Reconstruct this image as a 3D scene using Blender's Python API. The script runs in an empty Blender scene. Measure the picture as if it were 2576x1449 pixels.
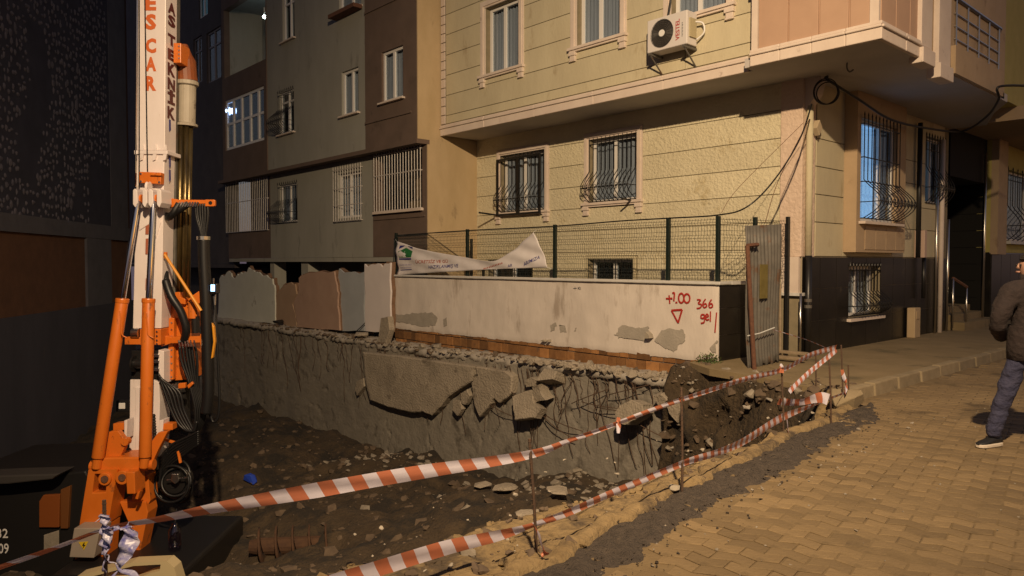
import bpy, bmesh, math, random
from mathutils import Vector, Matrix, noise
random.seed(7)
R = math.radians
V = Vector
scene = bpy.context.scene
COL = scene.collection

# ------------------------------------------------------------------ camera
TH, PITCH, FPX, CX, CY, CAMH = R(137.9), R(1.98), 1870.0, 1288.0, 724.5, 1.65
FH = V((math.cos(TH), math.sin(TH), 0)); RT = V((math.sin(TH), -math.cos(TH), 0))
FW3 = FH*math.cos(PITCH) - V((0, 0, 1))*math.sin(PITCH)
UP3 = FH*math.sin(PITCH) + V((0, 0, 1))*math.cos(PITCH)
CAM = V((0, 0, CAMH))
cd = bpy.data.cameras.new('camera'); cam = bpy.data.objects.new('camera', cd); COL.objects.link(cam)
cd.sensor_width = 36; cd.lens = 36*FPX/2576; cd.clip_end = 500; cd.clip_start = .05
cam.matrix_world = Matrix(((RT.x, UP3.x, -FW3.x, 0), (RT.y, UP3.y, -FW3.y, 0), (RT.z, UP3.z, -FW3.z, CAMH), (0, 0, 0, 1)))
scene.camera = cam

# ------------------------------------------------------------------ night sky
w = bpy.data.worlds.new('World'); scene.world = w; w.use_nodes = True
nt = w.node_tree; nt.nodes.clear()
wo = nt.nodes.new('ShaderNodeOutputWorld'); bg = nt.nodes.new('ShaderNodeBackground')
sky = nt.nodes.new('ShaderNodeTexSky'); sky.sky_type = 'NISHITA'; sky.sun_disc = False
sky.sun_elevation = R(4); sky.sun_rotation = R(60)
mixw = nt.nodes.new('ShaderNodeMix'); mixw.data_type = 'RGBA'; mixw.inputs[0].default_value = .75
mixw.inputs[7].default_value = (.68, .58, .95, 1)          # city glow on the night haze
nt.links.new(sky.outputs[0], mixw.inputs[6]); nt.links.new(mixw.outputs[2], bg.inputs[0])
bg.inputs[1].default_value = .125
nt.links.new(bg.outputs[0], wo.inputs[0])

# ------------------------------------------------------------------ exposure
vs = scene.view_settings
vs.view_transform = 'Standard'; vs.look = 'None'; vs.exposure = 0; vs.gamma = 1; vs.use_curve_mapping = False
scene.cycles.max_bounces = 6; scene.cycles.diffuse_bounces = 3; scene.cycles.transparent_max_bounces = 16
scene.cycles.use_denoising = True; scene.cycles.sample_clamp_indirect = 4

LAMP = V((1.0, -.3, 8.4))       # head of the street lamp that lights the place
def lamp_light(name, loc, energy, color, radius, parent=None, aim=None):
    l = bpy.data.lights.new(name, 'SPOT' if aim else 'POINT'); l.energy = energy; l.color = color; l.shadow_soft_size = radius
    o = bpy.data.objects.new(name, l); COL.objects.link(o); o.location = loc
    if parent: o.parent = parent; o.location = loc - parent.location
    if aim:
        l.spot_size = R(90); l.spot_blend = 1; o.rotation_euler = (V(aim)-V(loc)).to_track_quat('-Z', 'Y').to_euler()
    return o

# ------------------------------------------------------------------ pixel to place
def ray(x, y): return FW3 + RT*((x-CX)/FPX) + UP3*((CY-y)/FPX)
def PY(x, y, Y): d = ray(x, y); return CAM + d*(Y/d.y)
def PX(x, y, X): d = ray(x, y); return CAM + d*(X/d.x)
def PZ(x, y, z): d = ray(x, y); return CAM + d*((z-CAMH)/d.z)
def PP(x, y, p, n): d = ray(x, y); return CAM + d*((p-CAM).dot(n)/d.dot(n))
def PD(x, y, D): d = ray(x, y); return CAM + d*(D/d.dot(FH))
def CW(lat, D, z): return RT*lat + FH*D + V((0, 0, z))

# ------------------------------------------------------------------ scene helpers
ORG = {}
def link(o, parent=None):
    COL.objects.link(o)
    if parent is not None:
        o.parent = parent; o.location = -ORG.get(parent.name, V((0, 0, 0)))
    ORG[o.name] = V((0, 0, 0))
    return o
def thing(name, label, cat, loc=(0, 0, 0), group=None):
    o = bpy.data.objects.new(name, None); COL.objects.link(o); o.location = loc; ORG[o.name] = V(loc)
    o.empty_display_size = .2
    return tag(o, label, cat, group)
def tag(o, label, cat, group=None):
    o['label'] = label; o['category'] = cat
    if group: o['group'] = group
    return o
def kind(o, k): o['kind'] = k; return o

class MB:
    def __init__(s): s.v = []; s.f = []
    def add(s, vs, fs):
        n = len(s.v); s.v += [V(p) for p in vs]; s.f += [tuple(i+n for i in f) for f in fs]; return s
    def hexa(s, c):
        return s.add(c, [(0, 3, 2, 1), (4, 5, 6, 7), (0, 1, 5, 4), (1, 2, 6, 5), (2, 3, 7, 6), (3, 0, 4, 7)])
    def box(s, x0, x1, y0, y1, z0, z1):
        return s.hexa([(x0, y0, z0), (x1, y0, z0), (x1, y1, z0), (x0, y1, z0), (x0, y0, z1), (x1, y0, z1), (x1, y1, z1), (x0, y1, z1)])
    def wbox(s, W, s0, s1, d0, d1, z0, z1):
        return s.hexa([W(a, d, z) for z in (z0, z1) for a, d in ((s0, d0), (s1, d0), (s1, d1), (s0, d1))])
    def prism(s, pts, vec):
        n = len(pts); vec = V(vec)
        return s.add([V(p) for p in pts] + [V(p)+vec for p in pts],
                     [tuple(range(n-1, -1, -1)), tuple(range(n, 2*n))] + [(i, (i+1) % n, n+(i+1) % n, n+i) for i in range(n)])
    def tube(s, pts, r, n=6, r1=None, cap=True):
        pts = [V(p) for p in pts]; m = len(pts); rings = []; up = None
        for i, p in enumerate(pts):
            t = (pts[min(i+1, m-1)] - pts[max(i-1, 0)]).normalized()
            if up is None: up = t.orthogonal().normalized()
            else:
                up = up - t*up.dot(t); up = up.normalized() if up.length > 1e-6 else t.orthogonal().normalized()
            b = t.cross(up); rr = r if r1 is None else r + (r1-r)*i/max(1, m-1)
            rings.append([p + (up*math.cos(2*math.pi*k/n) + b*math.sin(2*math.pi*k/n))*rr for k in range(n)])
        fs = [(i*n+k, i*n+(k+1) % n, (i+1)*n+(k+1) % n, (i+1)*n+k) for i in range(m-1) for k in range(n)]
        if cap: fs += [tuple(range(n-1, -1, -1)), tuple(range((m-1)*n, m*n))]
        return s.add([p for q in rings for p in q], fs)
    def lathe(s, p0, axis, prof, n=16):
        axis = V(axis).normalized(); u = axis.orthogonal().normalized(); b = axis.cross(u); m = len(prof)
        vs_ = [V(p0) + axis*h + (u*math.cos(2*math.pi*k/n) + b*math.sin(2*math.pi*k/n))*r for h, r in prof for k in range(n)]
        return s.add(vs_, [(i*n+k, i*n+(k+1) % n, (i+1)*n+(k+1) % n, (i+1)*n+k) for i in range(m-1) for k in range(n)]
                     + [tuple(range(n-1, -1, -1)), tuple(range((m-1)*n, m*n))])
    def ring(s, c, axis, R_, r, n=16, k=6):
        axis = V(axis).normalized(); u = axis.orthogonal().normalized(); b = axis.cross(u); c = V(c); vs_ = []
        for i in range(n):
            a = 2*math.pi*i/n; e = u*math.cos(a) + b*math.sin(a)
            for j in range(k):
                q = 2*math.pi*j/k; vs_.append(c + e*(R_ + r*math.cos(q)) + axis*r*math.sin(q))
        return s.add(vs_, [(i*k+j, ((i+1) % n)*k+j, ((i+1) % n)*k+(j+1) % k, i*k+(j+1) % k) for i in range(n) for j in range(k)])
    def grid(s, pts, nu, nv):
        return s.add(pts, [(j*nu+i, j*nu+i+1, (j+1)*nu+i+1, (j+1)*nu+i) for j in range(nv-1) for i in range(nu-1)])
    def mesh(s, name, mat, smooth=False, recalc=True):
        me = bpy.data.meshes.new(name); me.from_pydata([tuple(p) for p in s.v], [], s.f)
        if recalc:
            b = bmesh.new(); b.from_mesh(me); bmesh.ops.recalc_face_normals(b, faces=b.faces); b.to_mesh(me); b.free()
        if smooth: me.shade_smooth()
        if mat: me.materials.append(mat)
        return me
    def build(s, name, mat, parent=None, smooth=False, bevel=0, recalc=True):
        o = bpy.data.objects.new(name, s.mesh(name, mat, smooth, recalc)); link(o, parent)
        if bevel:
            m = o.modifiers.new('bevel', 'BEVEL'); m.width = bevel; m.segments = 2; m.limit_method = 'ANGLE'
        return o
def inst(name, me, parent=None, M=None):
    o = bpy.data.objects.new(name, me); link(o, parent)
    if M is not None: o.matrix_basis = Matrix.Translation(o.location) @ M
    return o
def smooth_pts(pts, sub=6):
    pts = [V(p) for p in pts]; out = []
    for i in range(len(pts)-1):
        p0, p1, p2, p3 = pts[max(i-1, 0)], pts[i], pts[i+1], pts[min(i+2, len(pts)-1)]
        for k in range(sub):
            t = k/sub
            out.append(.5*((2*p1) + (p2-p0)*t + (2*p0-5*p1+4*p2-p3)*t*t + (3*p1-p0-3*p2+p3)*t**3))
    return out + [pts[-1]]

# ------------------------------------------------------------------ materials
def mat(name, c1, c2=None, scale=4, rough=.8, bump=0, bscale=40, metal=0, rand=0, c3=None, s3=1.2, t3=.55, stretch=(1, 1, 1), spec=.5, bdist=.01, vor=0):
    m = bpy.data.materials.new(name); m.use_nodes = True; t = m.node_tree; N = t.nodes; L = t.links
    b = N['Principled BSDF']; b.inputs['Roughness'].default_value = rough; b.inputs['Metallic'].default_value = metal
    b.inputs['Specular IOR Level'].default_value = spec
    b.inputs['Base Color'].default_value = (*c1, 1)
    tc = N.new('ShaderNodeTexCoord'); mp = N.new('ShaderNodeMapping'); mp.inputs['Scale'].default_value = stretch
    L.new(tc.outputs['Object'], mp.inputs[0]); last = None
    def nz(sc, det=6, ro=.6):
        n = N.new('ShaderNodeTexNoise'); n.inputs['Scale'].default_value = sc; n.inputs['Detail'].default_value = det
        n.inputs['Roughness'].default_value = ro; L.new(mp.outputs[0], n.inputs[0]); return n
    if c2:
        n = nz(scale); rp = N.new('ShaderNodeMapRange'); rp.inputs[1].default_value = .32; rp.inputs[2].default_value = .68
        L.new(n.outputs[0], rp.inputs[0]); mx = N.new('ShaderNodeMix'); mx.data_type = 'RGBA'
        mx.inputs[6].default_value = (*c1, 1); mx.inputs[7].default_value = (*c2, 1)
        L.new(rp.outputs[0], mx.inputs[0]); last = mx.outputs[2]
    if c3:
        n = nz(s3, 8, .65); rp = N.new('ShaderNodeMapRange'); rp.inputs[1].default_value = t3; rp.inputs[2].default_value = t3+.10
        L.new(n.outputs[0], rp.inputs[0]); mx = N.new('ShaderNodeMix'); mx.data_type = 'RGBA'
        if last: L.new(last, mx.inputs[6])
        else: mx.inputs[6].default_value = (*c1, 1)
        mx.inputs[7].default_value = (*c3, 1); L.new(rp.outputs[0], mx.inputs[0]); last = mx.outputs[2]
    if rand:
        oi = N.new('ShaderNodeObjectInfo'); hs = N.new('ShaderNodeHueSaturation'); rr = N.new('ShaderNodeMapRange')
        rr.inputs[3].default_value = 1-rand; rr.inputs[4].default_value = 1+rand; L.new(oi.outputs['Random'], rr.inputs[0])
        L.new(rr.outputs[0], hs.inputs['Value'])
        if last: L.new(last, hs.inputs['Color'])
        else: hs.inputs['Color'].default_value = (*c1, 1)
        last = hs.outputs[0]
    if last: L.new(last, b.inputs['Base Color'])
    if bump:
        if vor:
            n = N.new('ShaderNodeTexVoronoi'); n.inputs['Scale'].default_value = bscale; L.new(mp.outputs[0], n.inputs[0])
            n.feature = 'SMOOTH_F1'
        else: n = nz(bscale, 5, .55)
        bp = N.new('ShaderNodeBump'); bp.inputs['Strength'].default_value = bump; bp.inputs['Distance'].default_value = bdist
        L.new(n.outputs[0], bp.inputs['Height']); L.new(bp.outputs[0], b.inputs['Normal'])
    return m
def emis(name, c, s, c2=None):
    m = bpy.data.materials.new(name); m.use_nodes = True; b = m.node_tree.nodes['Principled BSDF']
    b.inputs['Base Color'].default_value = (*c, 1); b.inputs['Emission Color'].default_value = (*c, 1); b.inputs['Emission Strength'].default_value = s
    return m
def glassmat(name, tint=(.8, .85, .9), gl=.10, rough=.03):
    m = bpy.data.materials.new(name); m.use_nodes = True; t = m.node_tree; N = t.nodes; L = t.links; N.clear()
    o = N.new('ShaderNodeOutputMaterial'); tr = N.new('ShaderNodeBsdfTransparent'); tr.inputs[0].default_value = (*tint, 1)
    g = N.new('ShaderNodeBsdfGlossy'); g.inputs['Roughness'].default_value = rough
    lw = N.new('ShaderNodeLayerWeight'); lw.inputs[0].default_value = .5; mx = N.new('ShaderNodeMixShader'); pw = N.new('ShaderNodeMath'); pw.operation = 'POWER'; pw.inputs[1].default_value = 4
    ad = N.new('ShaderNodeMath'); ad.operation = 'MULTIPLY_ADD'; ad.inputs[1].default_value = .6; ad.inputs[2].default_value = gl*.4
    L.new(lw.outputs['Facing'], pw.inputs[0]); L.new(pw.outputs[0], ad.inputs[0]); L.new(ad.outputs[0], mx.inputs[0])
    L.new(tr.outputs[0], mx.inputs[1]); L.new(g.outputs[0], mx.inputs[2]); L.new(mx.outputs[0], o.inputs[0]); return m

M = {}
M['yellow'] = mat('stucco_yellow', (.60, .535, .37), (.66, .595, .42), 2.2, .9, .9, 21, rand=.05, c3=(.47, .39, .23), s3=1.6, t3=.60, bdist=.032)
M['yellow_smooth'] = mat('paint_yellow', (.50, .44, .30), (.56, .50, .345), 2.6, .85, .6, 35, rand=.06, c3=(.40, .33, .21), s3=2.4, t3=.60, stretch=(1, 1, .4))
M['groove'] = mat('groove_dark', (.20, .17, .11), (.27, .22, .14), 6, .95)  # darker wall base that shows in the gaps between panels
M['ochre'] = mat('party_wall_ochre', (.43, .32, .18), (.49, .37, .22), 2.5, .9, .4, 30, c3=(.31, .23, .13), s3=3, t3=.62, stretch=(1, 1, .4))
M['trim'] = mat('moulding_offwhite', (.60, .50, .43), (.68, .58, .50), 3, .8, .25, 60, c3=(.40, .32, .27), s3=5, t3=.63)
M['pink'] = mat('panel_salmon', (.42, .27, .185), (.47, .305, .21), 2, .75, .1, 90)
M['soffit'] = mat('soffit_plaster', (.43, .40, .38), (.50, .46, .44), 1.2, .9, .15, 30)
M['brown'] = mat('plaster_brown', (.115, .080, .062), (.145, .10, .078), 2, .9, .3, 60, c3=(.09, .062, .048), s3=1.5, t3=.6)
M['grey'] = mat('plaster_grey', (.275, .27, .235), (.325, .318, .28), 1.5, .9, .3, 60, c3=(.21, .205, .18), s3=2.2, t3=.6, stretch=(1, 1, .35))
M['white'] = mat('pvc_white', (.72, .70, .68), rough=.35)
M['curtain'] = mat('curtain_net', (.50, .47, .46), (.36, .34, .335), 2, .95, stretch=(6, 6, .3))
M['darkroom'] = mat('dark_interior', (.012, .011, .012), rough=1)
M['glass'] = glassmat('window_glass')
M['iron'] = mat('wrought_iron', (.012, .011, .011), rough=.45, metal=.3)
M['ironwhite'] = mat('white_painted_bars', (.55, .52, .50), (.42, .38, .34), 12, .5)
M['black_tile'] = mat('polished_black_tile', (.009, .008, .007), (.018, .015, .011), 3, .30, .05, 6, spec=.3, rand=.2, c3=(.05, .04, .025), s3=2.4, t3=.62)
M['joint'] = mat('pale_tile_joint', (.16, .14, .11), rough=.9)
M['whitewash'] = mat('wall_whitewash', (.56, .50, .45), (.68, .61, .55), 2.0, .92, .5, 22, c3=(.38, .32, .27), s3=1.9, t3=.58, stretch=(1, 1, .32))
M['cement'] = mat('bare_cement', (.30, .27, .23), (.38, .34, .29), 5, .95, .8, 30)
M['cementdark'] = mat('damp_cement', (.19, .17, .145), (.25, .22, .19), 4, .95, .6, 30)
M['coping'] = mat('marble_coping', (.62, .60, .57), (.52, .50, .47), 6, .5)
M['brick'] = mat('hollow_brick', (.20, .090, .030), (.28, .135, .048), 9, .95, .5, 60, rand=.5, c3=(.13, .075, .045), s3=6, t3=.6)
M['red_paint'] = mat('spray_red', (.36, .025, .018), rough=.6)
M['grey_paint'] = mat('marker_grey', (.10, .10, .11), rough=.8)
M['fence'] = mat('fence_green', (.006, .013, .010), rough=.5)
M['rust'] = mat('rusty_steel', (.095, .042, .026), (.15, .066, .036), 30, .9, .3, 80)
M['rebar'] = mat('rebar_steel', (.055, .035, .025), (.10, .055, .03), 40, .85)
M['zinc'] = mat('corrugated_zinc', (.095, .088, .076), (.145, .132, .115), 6, .6, .1, 30, metal=.25, c3=(.11, .062, .035), s3=3, t3=.55)
M['orange'] = mat('machine_orange', (.60, .14, .012), (.66, .17, .02), 4, .38, .08, 60, c3=(.17, .06, .022), s3=8, t3=.60, stretch=(1, 1, .55))
M['mast'] = mat('machine_white', (.80, .72, .71), (.72, .64, .62), 3, .35, .04, 50, c3=(.47, .38, .32), s3=7, t3=.63, stretch=(1, 1, .4))
M['chrome'] = mat('chrome_rod', (.75, .75, .78), rough=.12, metal=1)
M['greasy'] = mat('greased_steel', (.23, .17, .07), (.08, .06, .035), 8, .3, .2, 30, metal=.85, stretch=(1, 1, .25))
M['rubber'] = mat('rubber_hose', (.008, .008, .009), rough=.42)
M['black'] = mat('black_paint', (.013, .012, .012), rough=.4)
M['steel'] = mat('plated_steel', (.6, .58, .55), rough=.3, metal=1)
M['concrete'] = mat('pit_concrete', (.195, .175, .145), (.265, .238, .198), 1.6, .95, .55, 16, c3=(.115, .10, .08), s3=1.6, t3=.55, bdist=.03)
M['slab'] = mat('broken_concrete', (.25, .21, .16), (.36, .305, .235), 2.4, .95, .9, 26, c3=(.16, .13, .095), s3=3, t3=.57, bdist=.03)
M['soil'] = mat('pit_soil', (.046, .031, .017), (.072, .049, .027), 3, 1, 1, 18, c3=(.026, .020, .014), s3=1.3, t3=.5, bdist=.05)
M['clay'] = mat('yellow_clay', (.175, .120, .056), (.26, .185, .092), 6, 1, 1, 22, c3=(.075, .054, .033), s3=2.6, t3=.52, bdist=.03)
M['darksoil'] = mat('dark_soil', (.060, .047, .037), (.095, .074, .057), 14, 1, 1, 70, c3=(.12, .092, .066), s3=9, t3=.60, bdist=.035)
M['sand'] = mat('joint_sand', (.145, .100, .048), (.195, .138, .07), 5, 1, .8, 50, c3=(.085, .060, .034), s3=1.3, t3=.54)
M['paver'] = mat('concrete_paver', (.155, .106, .052), (.22, .155, .079), 1.3, .9, .9, 30, rand=.22, c3=(.085, .058, .028), s3=1.4, t3=.54)
M['walk'] = mat('pavement_concrete', (.19, .14, .07), (.25, .185, .10), 2, .95, .5, 30, c3=(.12, .095, .05), s3=1.3, t3=.57)
M['kerb'] = mat('kerb_concrete', (.22, .17, .10), (.28, .22, .135), 5, .9, .4, 40, rand=.12, c3=(.12, .10, .06), s3=4, t3=.62)
M['rub_grey'] = mat('rubble_grey', (.20, .17, .13), (.28, .24, .19), 8, .95, .4, 50)
M['rub_pale'] = mat('rubble_pale', (.36, .31, .245), (.27, .235, .185), 8, .95)
M['rub_brown'] = mat('rubble_brown', (.085, .06, .04), (.13, .092, .06), 8, .95, .4, 50)
M['leaf'] = mat('weed_leaf', (.045, .07, .02), (.08, .11, .03), 8, .7)
M['blue'] = mat('blue_plastic', (.02, .06, .45), rough=.45)
M['plank'] = mat('grey_timber', (.22, .16, .10), (.30, .23, .15), 12, .9, .3, 40, stretch=(1, .2, 1))
# ================================================================== street lamp (behind the viewer, lights the place)
sl = thing('street_lamp', 'tall grey street lamp with warm head behind the viewer', 'street lamp', (2.6, -1.6, 0))
MB().lathe((2.6, -1.6, 0), (0, 0, 1), [(0, .16), (.3, .15), (.34, .08), (8.7, .05), (8.72, 0.01)], 14).build('pole', M['zinc'], sl, True)
MB().tube(smooth_pts([(2.6, -1.6, 8.6), (2.1, -1.2, 8.85), (1.0, -.3, 8.80)]), .035, 8).build('arm', M['zinc'], sl, True)
MB().box(.65, 1.35, -.5, -.1, 8.66, 8.82).build('lamp_head', M['zinc'], sl, bevel=.04)
lamp_light('bulb', LAMP, 11400, (1.0, .73, .44), .12, sl, aim=(-10.8, 9.8, -.3))

# ================================================================== terrain of the pit
def n2(x, y, s=1., seed=0): return noise.noise(V((x*s+seed, y*s-seed*1.7, seed*.37)))
def lerp_tab(x, tab):
    if x <= tab[0][0]: return tab[0][1]
    for (a, b), (c, d) in zip(tab, tab[1:]):
        if x <= c: return b + (d-b)*(x-a)/(c-a)
    return tab[-1][1]
def sst(t): t = min(1, max(0, t)); return t*t*(3-2*t)
def sL(Y): return lerp_tab(Y, [(.3, -2.5), (2.7, -2.84), (4.2, -3.11), (6.7, -3.40), (8.9, -3.62)]) + .10*n2(Y, 0, 2.4, 31) + .05*n2(Y, 0, 9, 32) + .03*n2(Y, 0, 26, 37)
def sR(Y): return lerp_tab(Y, [(.3, -2.2), (2.7, -2.53), (4.4, -2.78), (6.9, -3.05), (8.2, -3.2), (8.9, -3.56)]) + .05*n2(Y, 0, 1.7, 33) + .06*n2(Y, 0, 7, 34) + .04*n2(Y, 0, 25, 38)
FLOOR = [(-32, -3.15), (-25, -3.05), (-14.6, -2.72), (-10.5, -2.5), (-7.3, -1.75), (-5.6, -1.35), (-3.6, -1.2)]
def edgeX(Y): return -3.60 + .16*n2(Y, 0, 1.1, 3) + .07*n2(Y, 1, 4, 5)
def edgeY(X): return (9.55 - .85*sst((X+6.9)/2.9)) + .10*n2(X, 0, 2.2, 9)
def ground(X, Y):
    e = edgeX(Y)-X; e2 = edgeY(X)-Y
    fl = lerp_tab(X, FLOOR) + .26*n2(X, Y, .55, 2) + .15*n2(X, Y, 1.6, 4) + .10*n2(X, Y, 3.4, 6) + .045*n2(X, Y, 8, 7)
    fl -= .38*sst((6.2-Y)/2.2)*sst((-8.5-X)/2)
    fl -= .5*sst((Y-7.2)/1.2)*sst((X+6.2)/1.0)*(1-sst((X+4.6)/.5))
    b1 = sst((e+.10)/(.75+.35*n2(X, Y, 1.3, 8)))
    t = b1
    rim = -.01 + .03*n2(X, Y, 2.5, 11) + .035*n2(X, Y, 6, 12) + .022*n2(X, Y, 17, 13)
    if X > sL(Y)+.02: rim = -.05
    if X > -6.9:
        t = min(t, sst((e2+.05)/(.45+.2*n2(X, Y, 2.1, 14))))
        if e2 < .25: rim += .07
        if X > -3.88 and Y > 8.35: return -.045
    elif Y > 9.66: t = 1
    z = rim + (fl-rim)*t
    if 0 < t < 1: z += .10*n2(X, Y, 3.2, 16)*4*t*(1-t) + .05*n2(X, Y, 9, 17)*4*t*(1-t)
    return z
def frange(a, b, st):
    n = max(1, round((b-a)/st)); return [a+(b-a)*i/n for i in range(n+1)]
gx = frange(-33, -16, .25) + frange(-16, -7.2, .085)[1:] + frange(-7.2, -2.35, .055)[1:]
gy = frange(-7, .4, .25) + frange(.4, 8.2, .06)[1:] + frange(8.2, 9.8, .025)[1:] + frange(9.8, 11.75, .1)[1:]
def ground3(x, y):
    z = ground(x, y)
    if -2.6 < z < -.06 and x > -7.2:
        k = min(1, (-.06-z)/.25)
        q = V((x, y, z)); return (x+k*.10*noise.noise(q*3.1)+k*.05*noise.noise(q*8+V((3, 1, 7))), y+k*.20*noise.noise(q*2.6+V((9, 2, 4)))+k*.08*noise.noise(q*7), z+k*.05*noise.noise(q*6))
    return (x, y, z)
mb = MB(); mb.grid([ground3(x, y) for y in gy for x in gx], len(gx), len(gy))
pit = mb.build('pit_ground', M['soil'], None, True, recalc=False); kind(pit, 'structure')
pit.data.materials.append(M['clay'])
for p in pit.data.polygons:
    c = p.center
    if c.x > -4.25 + .35*n2(c.x, c.y, 1.4, 21) and c.z > -.75: p.material_index = 1
kind(MB().box(-60, 60, -60, 90, -4.2, -4.0).build('ground', M['soil']), 'structure')

# dark soil thrown along the paving edge
def strip(name, m, f0, f1, zf, y0, y1, n, k=10):
    pts = []
    for j in range(n+1):
        Y = y0+(y1-y0)*j/n; a, b = f0(Y), f1(Y)
        for i in range(k+1):
            X = a+(b-a)*i/k; u = i/k
            pts.append((X, Y, zf(X, Y, u)))
    return kind(MB().grid(pts, k+1, n+1).build(name, m, None, True, recalc=False), 'structure')
def zsoil(X, Y, u): return -.012 + (.024+.022*n2(X, Y, 5, 35)+.022*n2(X, Y, 17, 36)+.016*n2(X, Y, 40, 39))*math.sin(math.pi*u)**.6
strip('soil_strip', M['darksoil'], sL, sR, zsoil, .3, 8.9, 420, 18)
strip('concrete_edging', M['clay'], lambda Y: sL(Y)-.13+.03*n2(Y, 0, 6, 40), lambda Y: sL(Y)+.03,
      lambda X, Y, u: -.03 + (.065+.03*n2(X, Y, 7, 41))*math.sin(math.pi*u)**.4, .3, 8.4, 160, 8)

# ================================================================== road with paving stones
road = kind(MB().grid([(max(x, sL(y)+.12 if y < 8.2 else -3.8), y, -.022) for y in [-12, 0]+frange(.5, 8.1, .5)[1:]+[8.45]+frange(10, 70, 2) for x in (-3.8, -2.0, 0, 4, 14)], 5, 49).build('road', M['sand'], None, recalc=False), 'structure')
sx = frange(-3.8, 4.6, .075); sy = frange(1.4, 16, .08)
kind(MB().grid([(max(x, sL(y)+.10 if y < 8.3 else -3.8), y, -.0075+.0065*n2(x, y, .9, 51)+.0045*n2(x, y, 2.7, 52)+.003*n2(x, y, 9, 53)) for y in sy for x in sx], len(sx), len(sy)).build('sand_drift', M['sand'], road, True, recalc=False), 'stuff')
PA, PL, PW = R(11), .226, .120
pu, pv = V((math.cos(PA), math.sin(PA), 0)), V((-math.sin(PA), math.cos(PA), 0))
def tri(u): u = (u/PL) % 1; return .020*(4*abs(u-.5)-1)
def paver_mesh(ph):
    g = .004; us = sorted(set([g, PL-g] + [((k*.5-ph) % 1)*PL for k in range(2) if g*2 < ((k*.5-ph) % 1)*PL < PL-g*2]))
    lo = [V((u, tri(u+ph*PL)+g, 0)) for u in us]; hi = [V((u, tri(u+ph*PL)+PW-g, 0)) for u in reversed(us)]
    o = lo+hi; c = V((PL/2, PW/2, 0)); o = [p-c for p in o]; ins = [V((p.x*.93, p.y*.86, 0)) for p in o]; n = len(o)
    vs_ = [p+V((0, 0, -.02)) for p in o] + [p+V((0, 0, -.004)) for p in o] + ins
    fs = [(i, (i+1) % n, n+(i+1) % n, n+i) for i in range(n)] + [(n+i, n+(i+1) % n, 2*n+(i+1) % n, 2*n+i) for i in range(n)] + [tuple(range(2*n, 3*n))]
    return vs_, fs
PM = [paver_mesh(0.0), paver_mesh(.5)]
PME = []
for q in PM:
    b = MB(); b.add(*q); PME.append(b.mesh('paving_stone', M['paver'], recalc=False))
cand = []
for j in range(-60, 260):
    for i in range(-60, 90):
        c = pu*((i+.5*(j % 2))*PL) + pv*((j+.5)*PW); x, y = c.x, c.y
        lim = sR(y)+.02 if y < 7.5 else max(-3.74, sR(7.5) - (y-7.5)*1.6)
        if x < lim+.05 or y > 26: continue
        D = c.dot(FH); l = c.dot(RT)
        if D < 3.0 or D > 15 or abs(l)/D > .76: continue
        cand.append((D, c, j % 2))
cand.sort(key=lambda q: q[0])
far = MB(); k = 0
for D, c, ph in cand:
    rz = PA + R(random.gauss(0, 1.0)); sunk = .0035*n2(c.x, c.y, 1.2, 50)
    T = Matrix.Translation(c + V((0, 0, sunk-.001+random.uniform(-.0022, .0022)))) @ Matrix.Rotation(rz, 4, 'Z') @ Matrix.Rotation(R(random.gauss(0, .6)), 4, 'X') @ Matrix.Rotation(R(random.gauss(0, .5)), 4, 'Y')
    if D > 3.75 and k < 300 and abs(c.dot(RT))/D < .70:
        inst('paving_stone', PME[ph], road, T); k += 1
    else:
        v_, f_ = PM[ph]; far.add([T @ p for p in v_], f_)
kind(far.build('paving_field', M['paver'], road, recalc=False), 'stuff')

# ================================================================== pavement with kerb stones
kx = -3.80
pts = []
ys = [8.62+.0, 8.9, 9.4] + frange(10, 45, 1.5)
walk = MB()
top = [(-6.6, 9.62, .118), (-6.0, 9.25, .118), (-5.3, 9.12, .118), (-4.7, 8.95, .118), (-4.2, 8.78, .118), (-3.93, 8.72, .118), (-3.93, 45, .118), (-5.88, 45, .118), (-5.88, 11.72, .118), (-6.6, 11.72, .118)]
walk.prism([V(p) for p in top], (0, 0, -.10))
wk = kind(walk.build('pavement', M['walk'], None), 'structure')
Y = 8.70; i = 0
while Y < 30:
    L = .78
    a = MB(); h = .148 + random.uniform(-.008, .01); tw = random.uniform(-.015, .015)
    a.hexa([V((kx-.13, Y+.008, -.1)), V((kx+.02+tw, Y+.008, -.1)), V((kx+.02, Y+L-.008, -.1)), V((kx-.13, Y+L-.008, -.1)),
            V((kx-.13, Y+.008, h)), V((kx+tw, Y+.008, h)), V((kx-tw*.5, Y+L-.008, h)), V((kx-.13, Y+L-.008, h))])
    a.build('kerb_stone', M['kerb'], wk, bevel=.018); Y += L

# ================================================================== retaining wall of the pit
YR = 9.6
rw = thing('retaining_wall', 'long cracked grey concrete retaining wall along the far side of the pit', 'retaining wall', (-15, 9.7, -3))
xs = frange(-27.5, -16, .09)+frange(-16, -6.75, .045)[1:]; zs = frange(-3.6, -.30, .045)
def rwy(x, z): return YR - .06*n2(x, z, .5, 60) - .010*n2(x, z, 2.3, 61) - .009*n2(x, z, 7, 62) - .007*n2(x, z, 15, 63) + .05*max(0, n2(x, z, 1.1, 69)-.35)
def crack(x, z):
    c = abs(n2(x+.3*n2(x, z, 3, 77), z, .55, 75)); e = abs(n2(x, z*.5, 1.5, 76)); k = 0
    if c < .012: k = (1-c/.012)*.06
    if e < .02 and n2(x, z, .5, 78) > .05: k = max(k, (1-e/.02)*.05)
    return k
mb = MB(); mb.grid([(x, rwy(x, z)+crack(x, z), z + (.05*n2(x, 0, 2, 63) if z > -.35 else 0)) for z in zs for x in xs], len(xs), len(zs))
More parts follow.
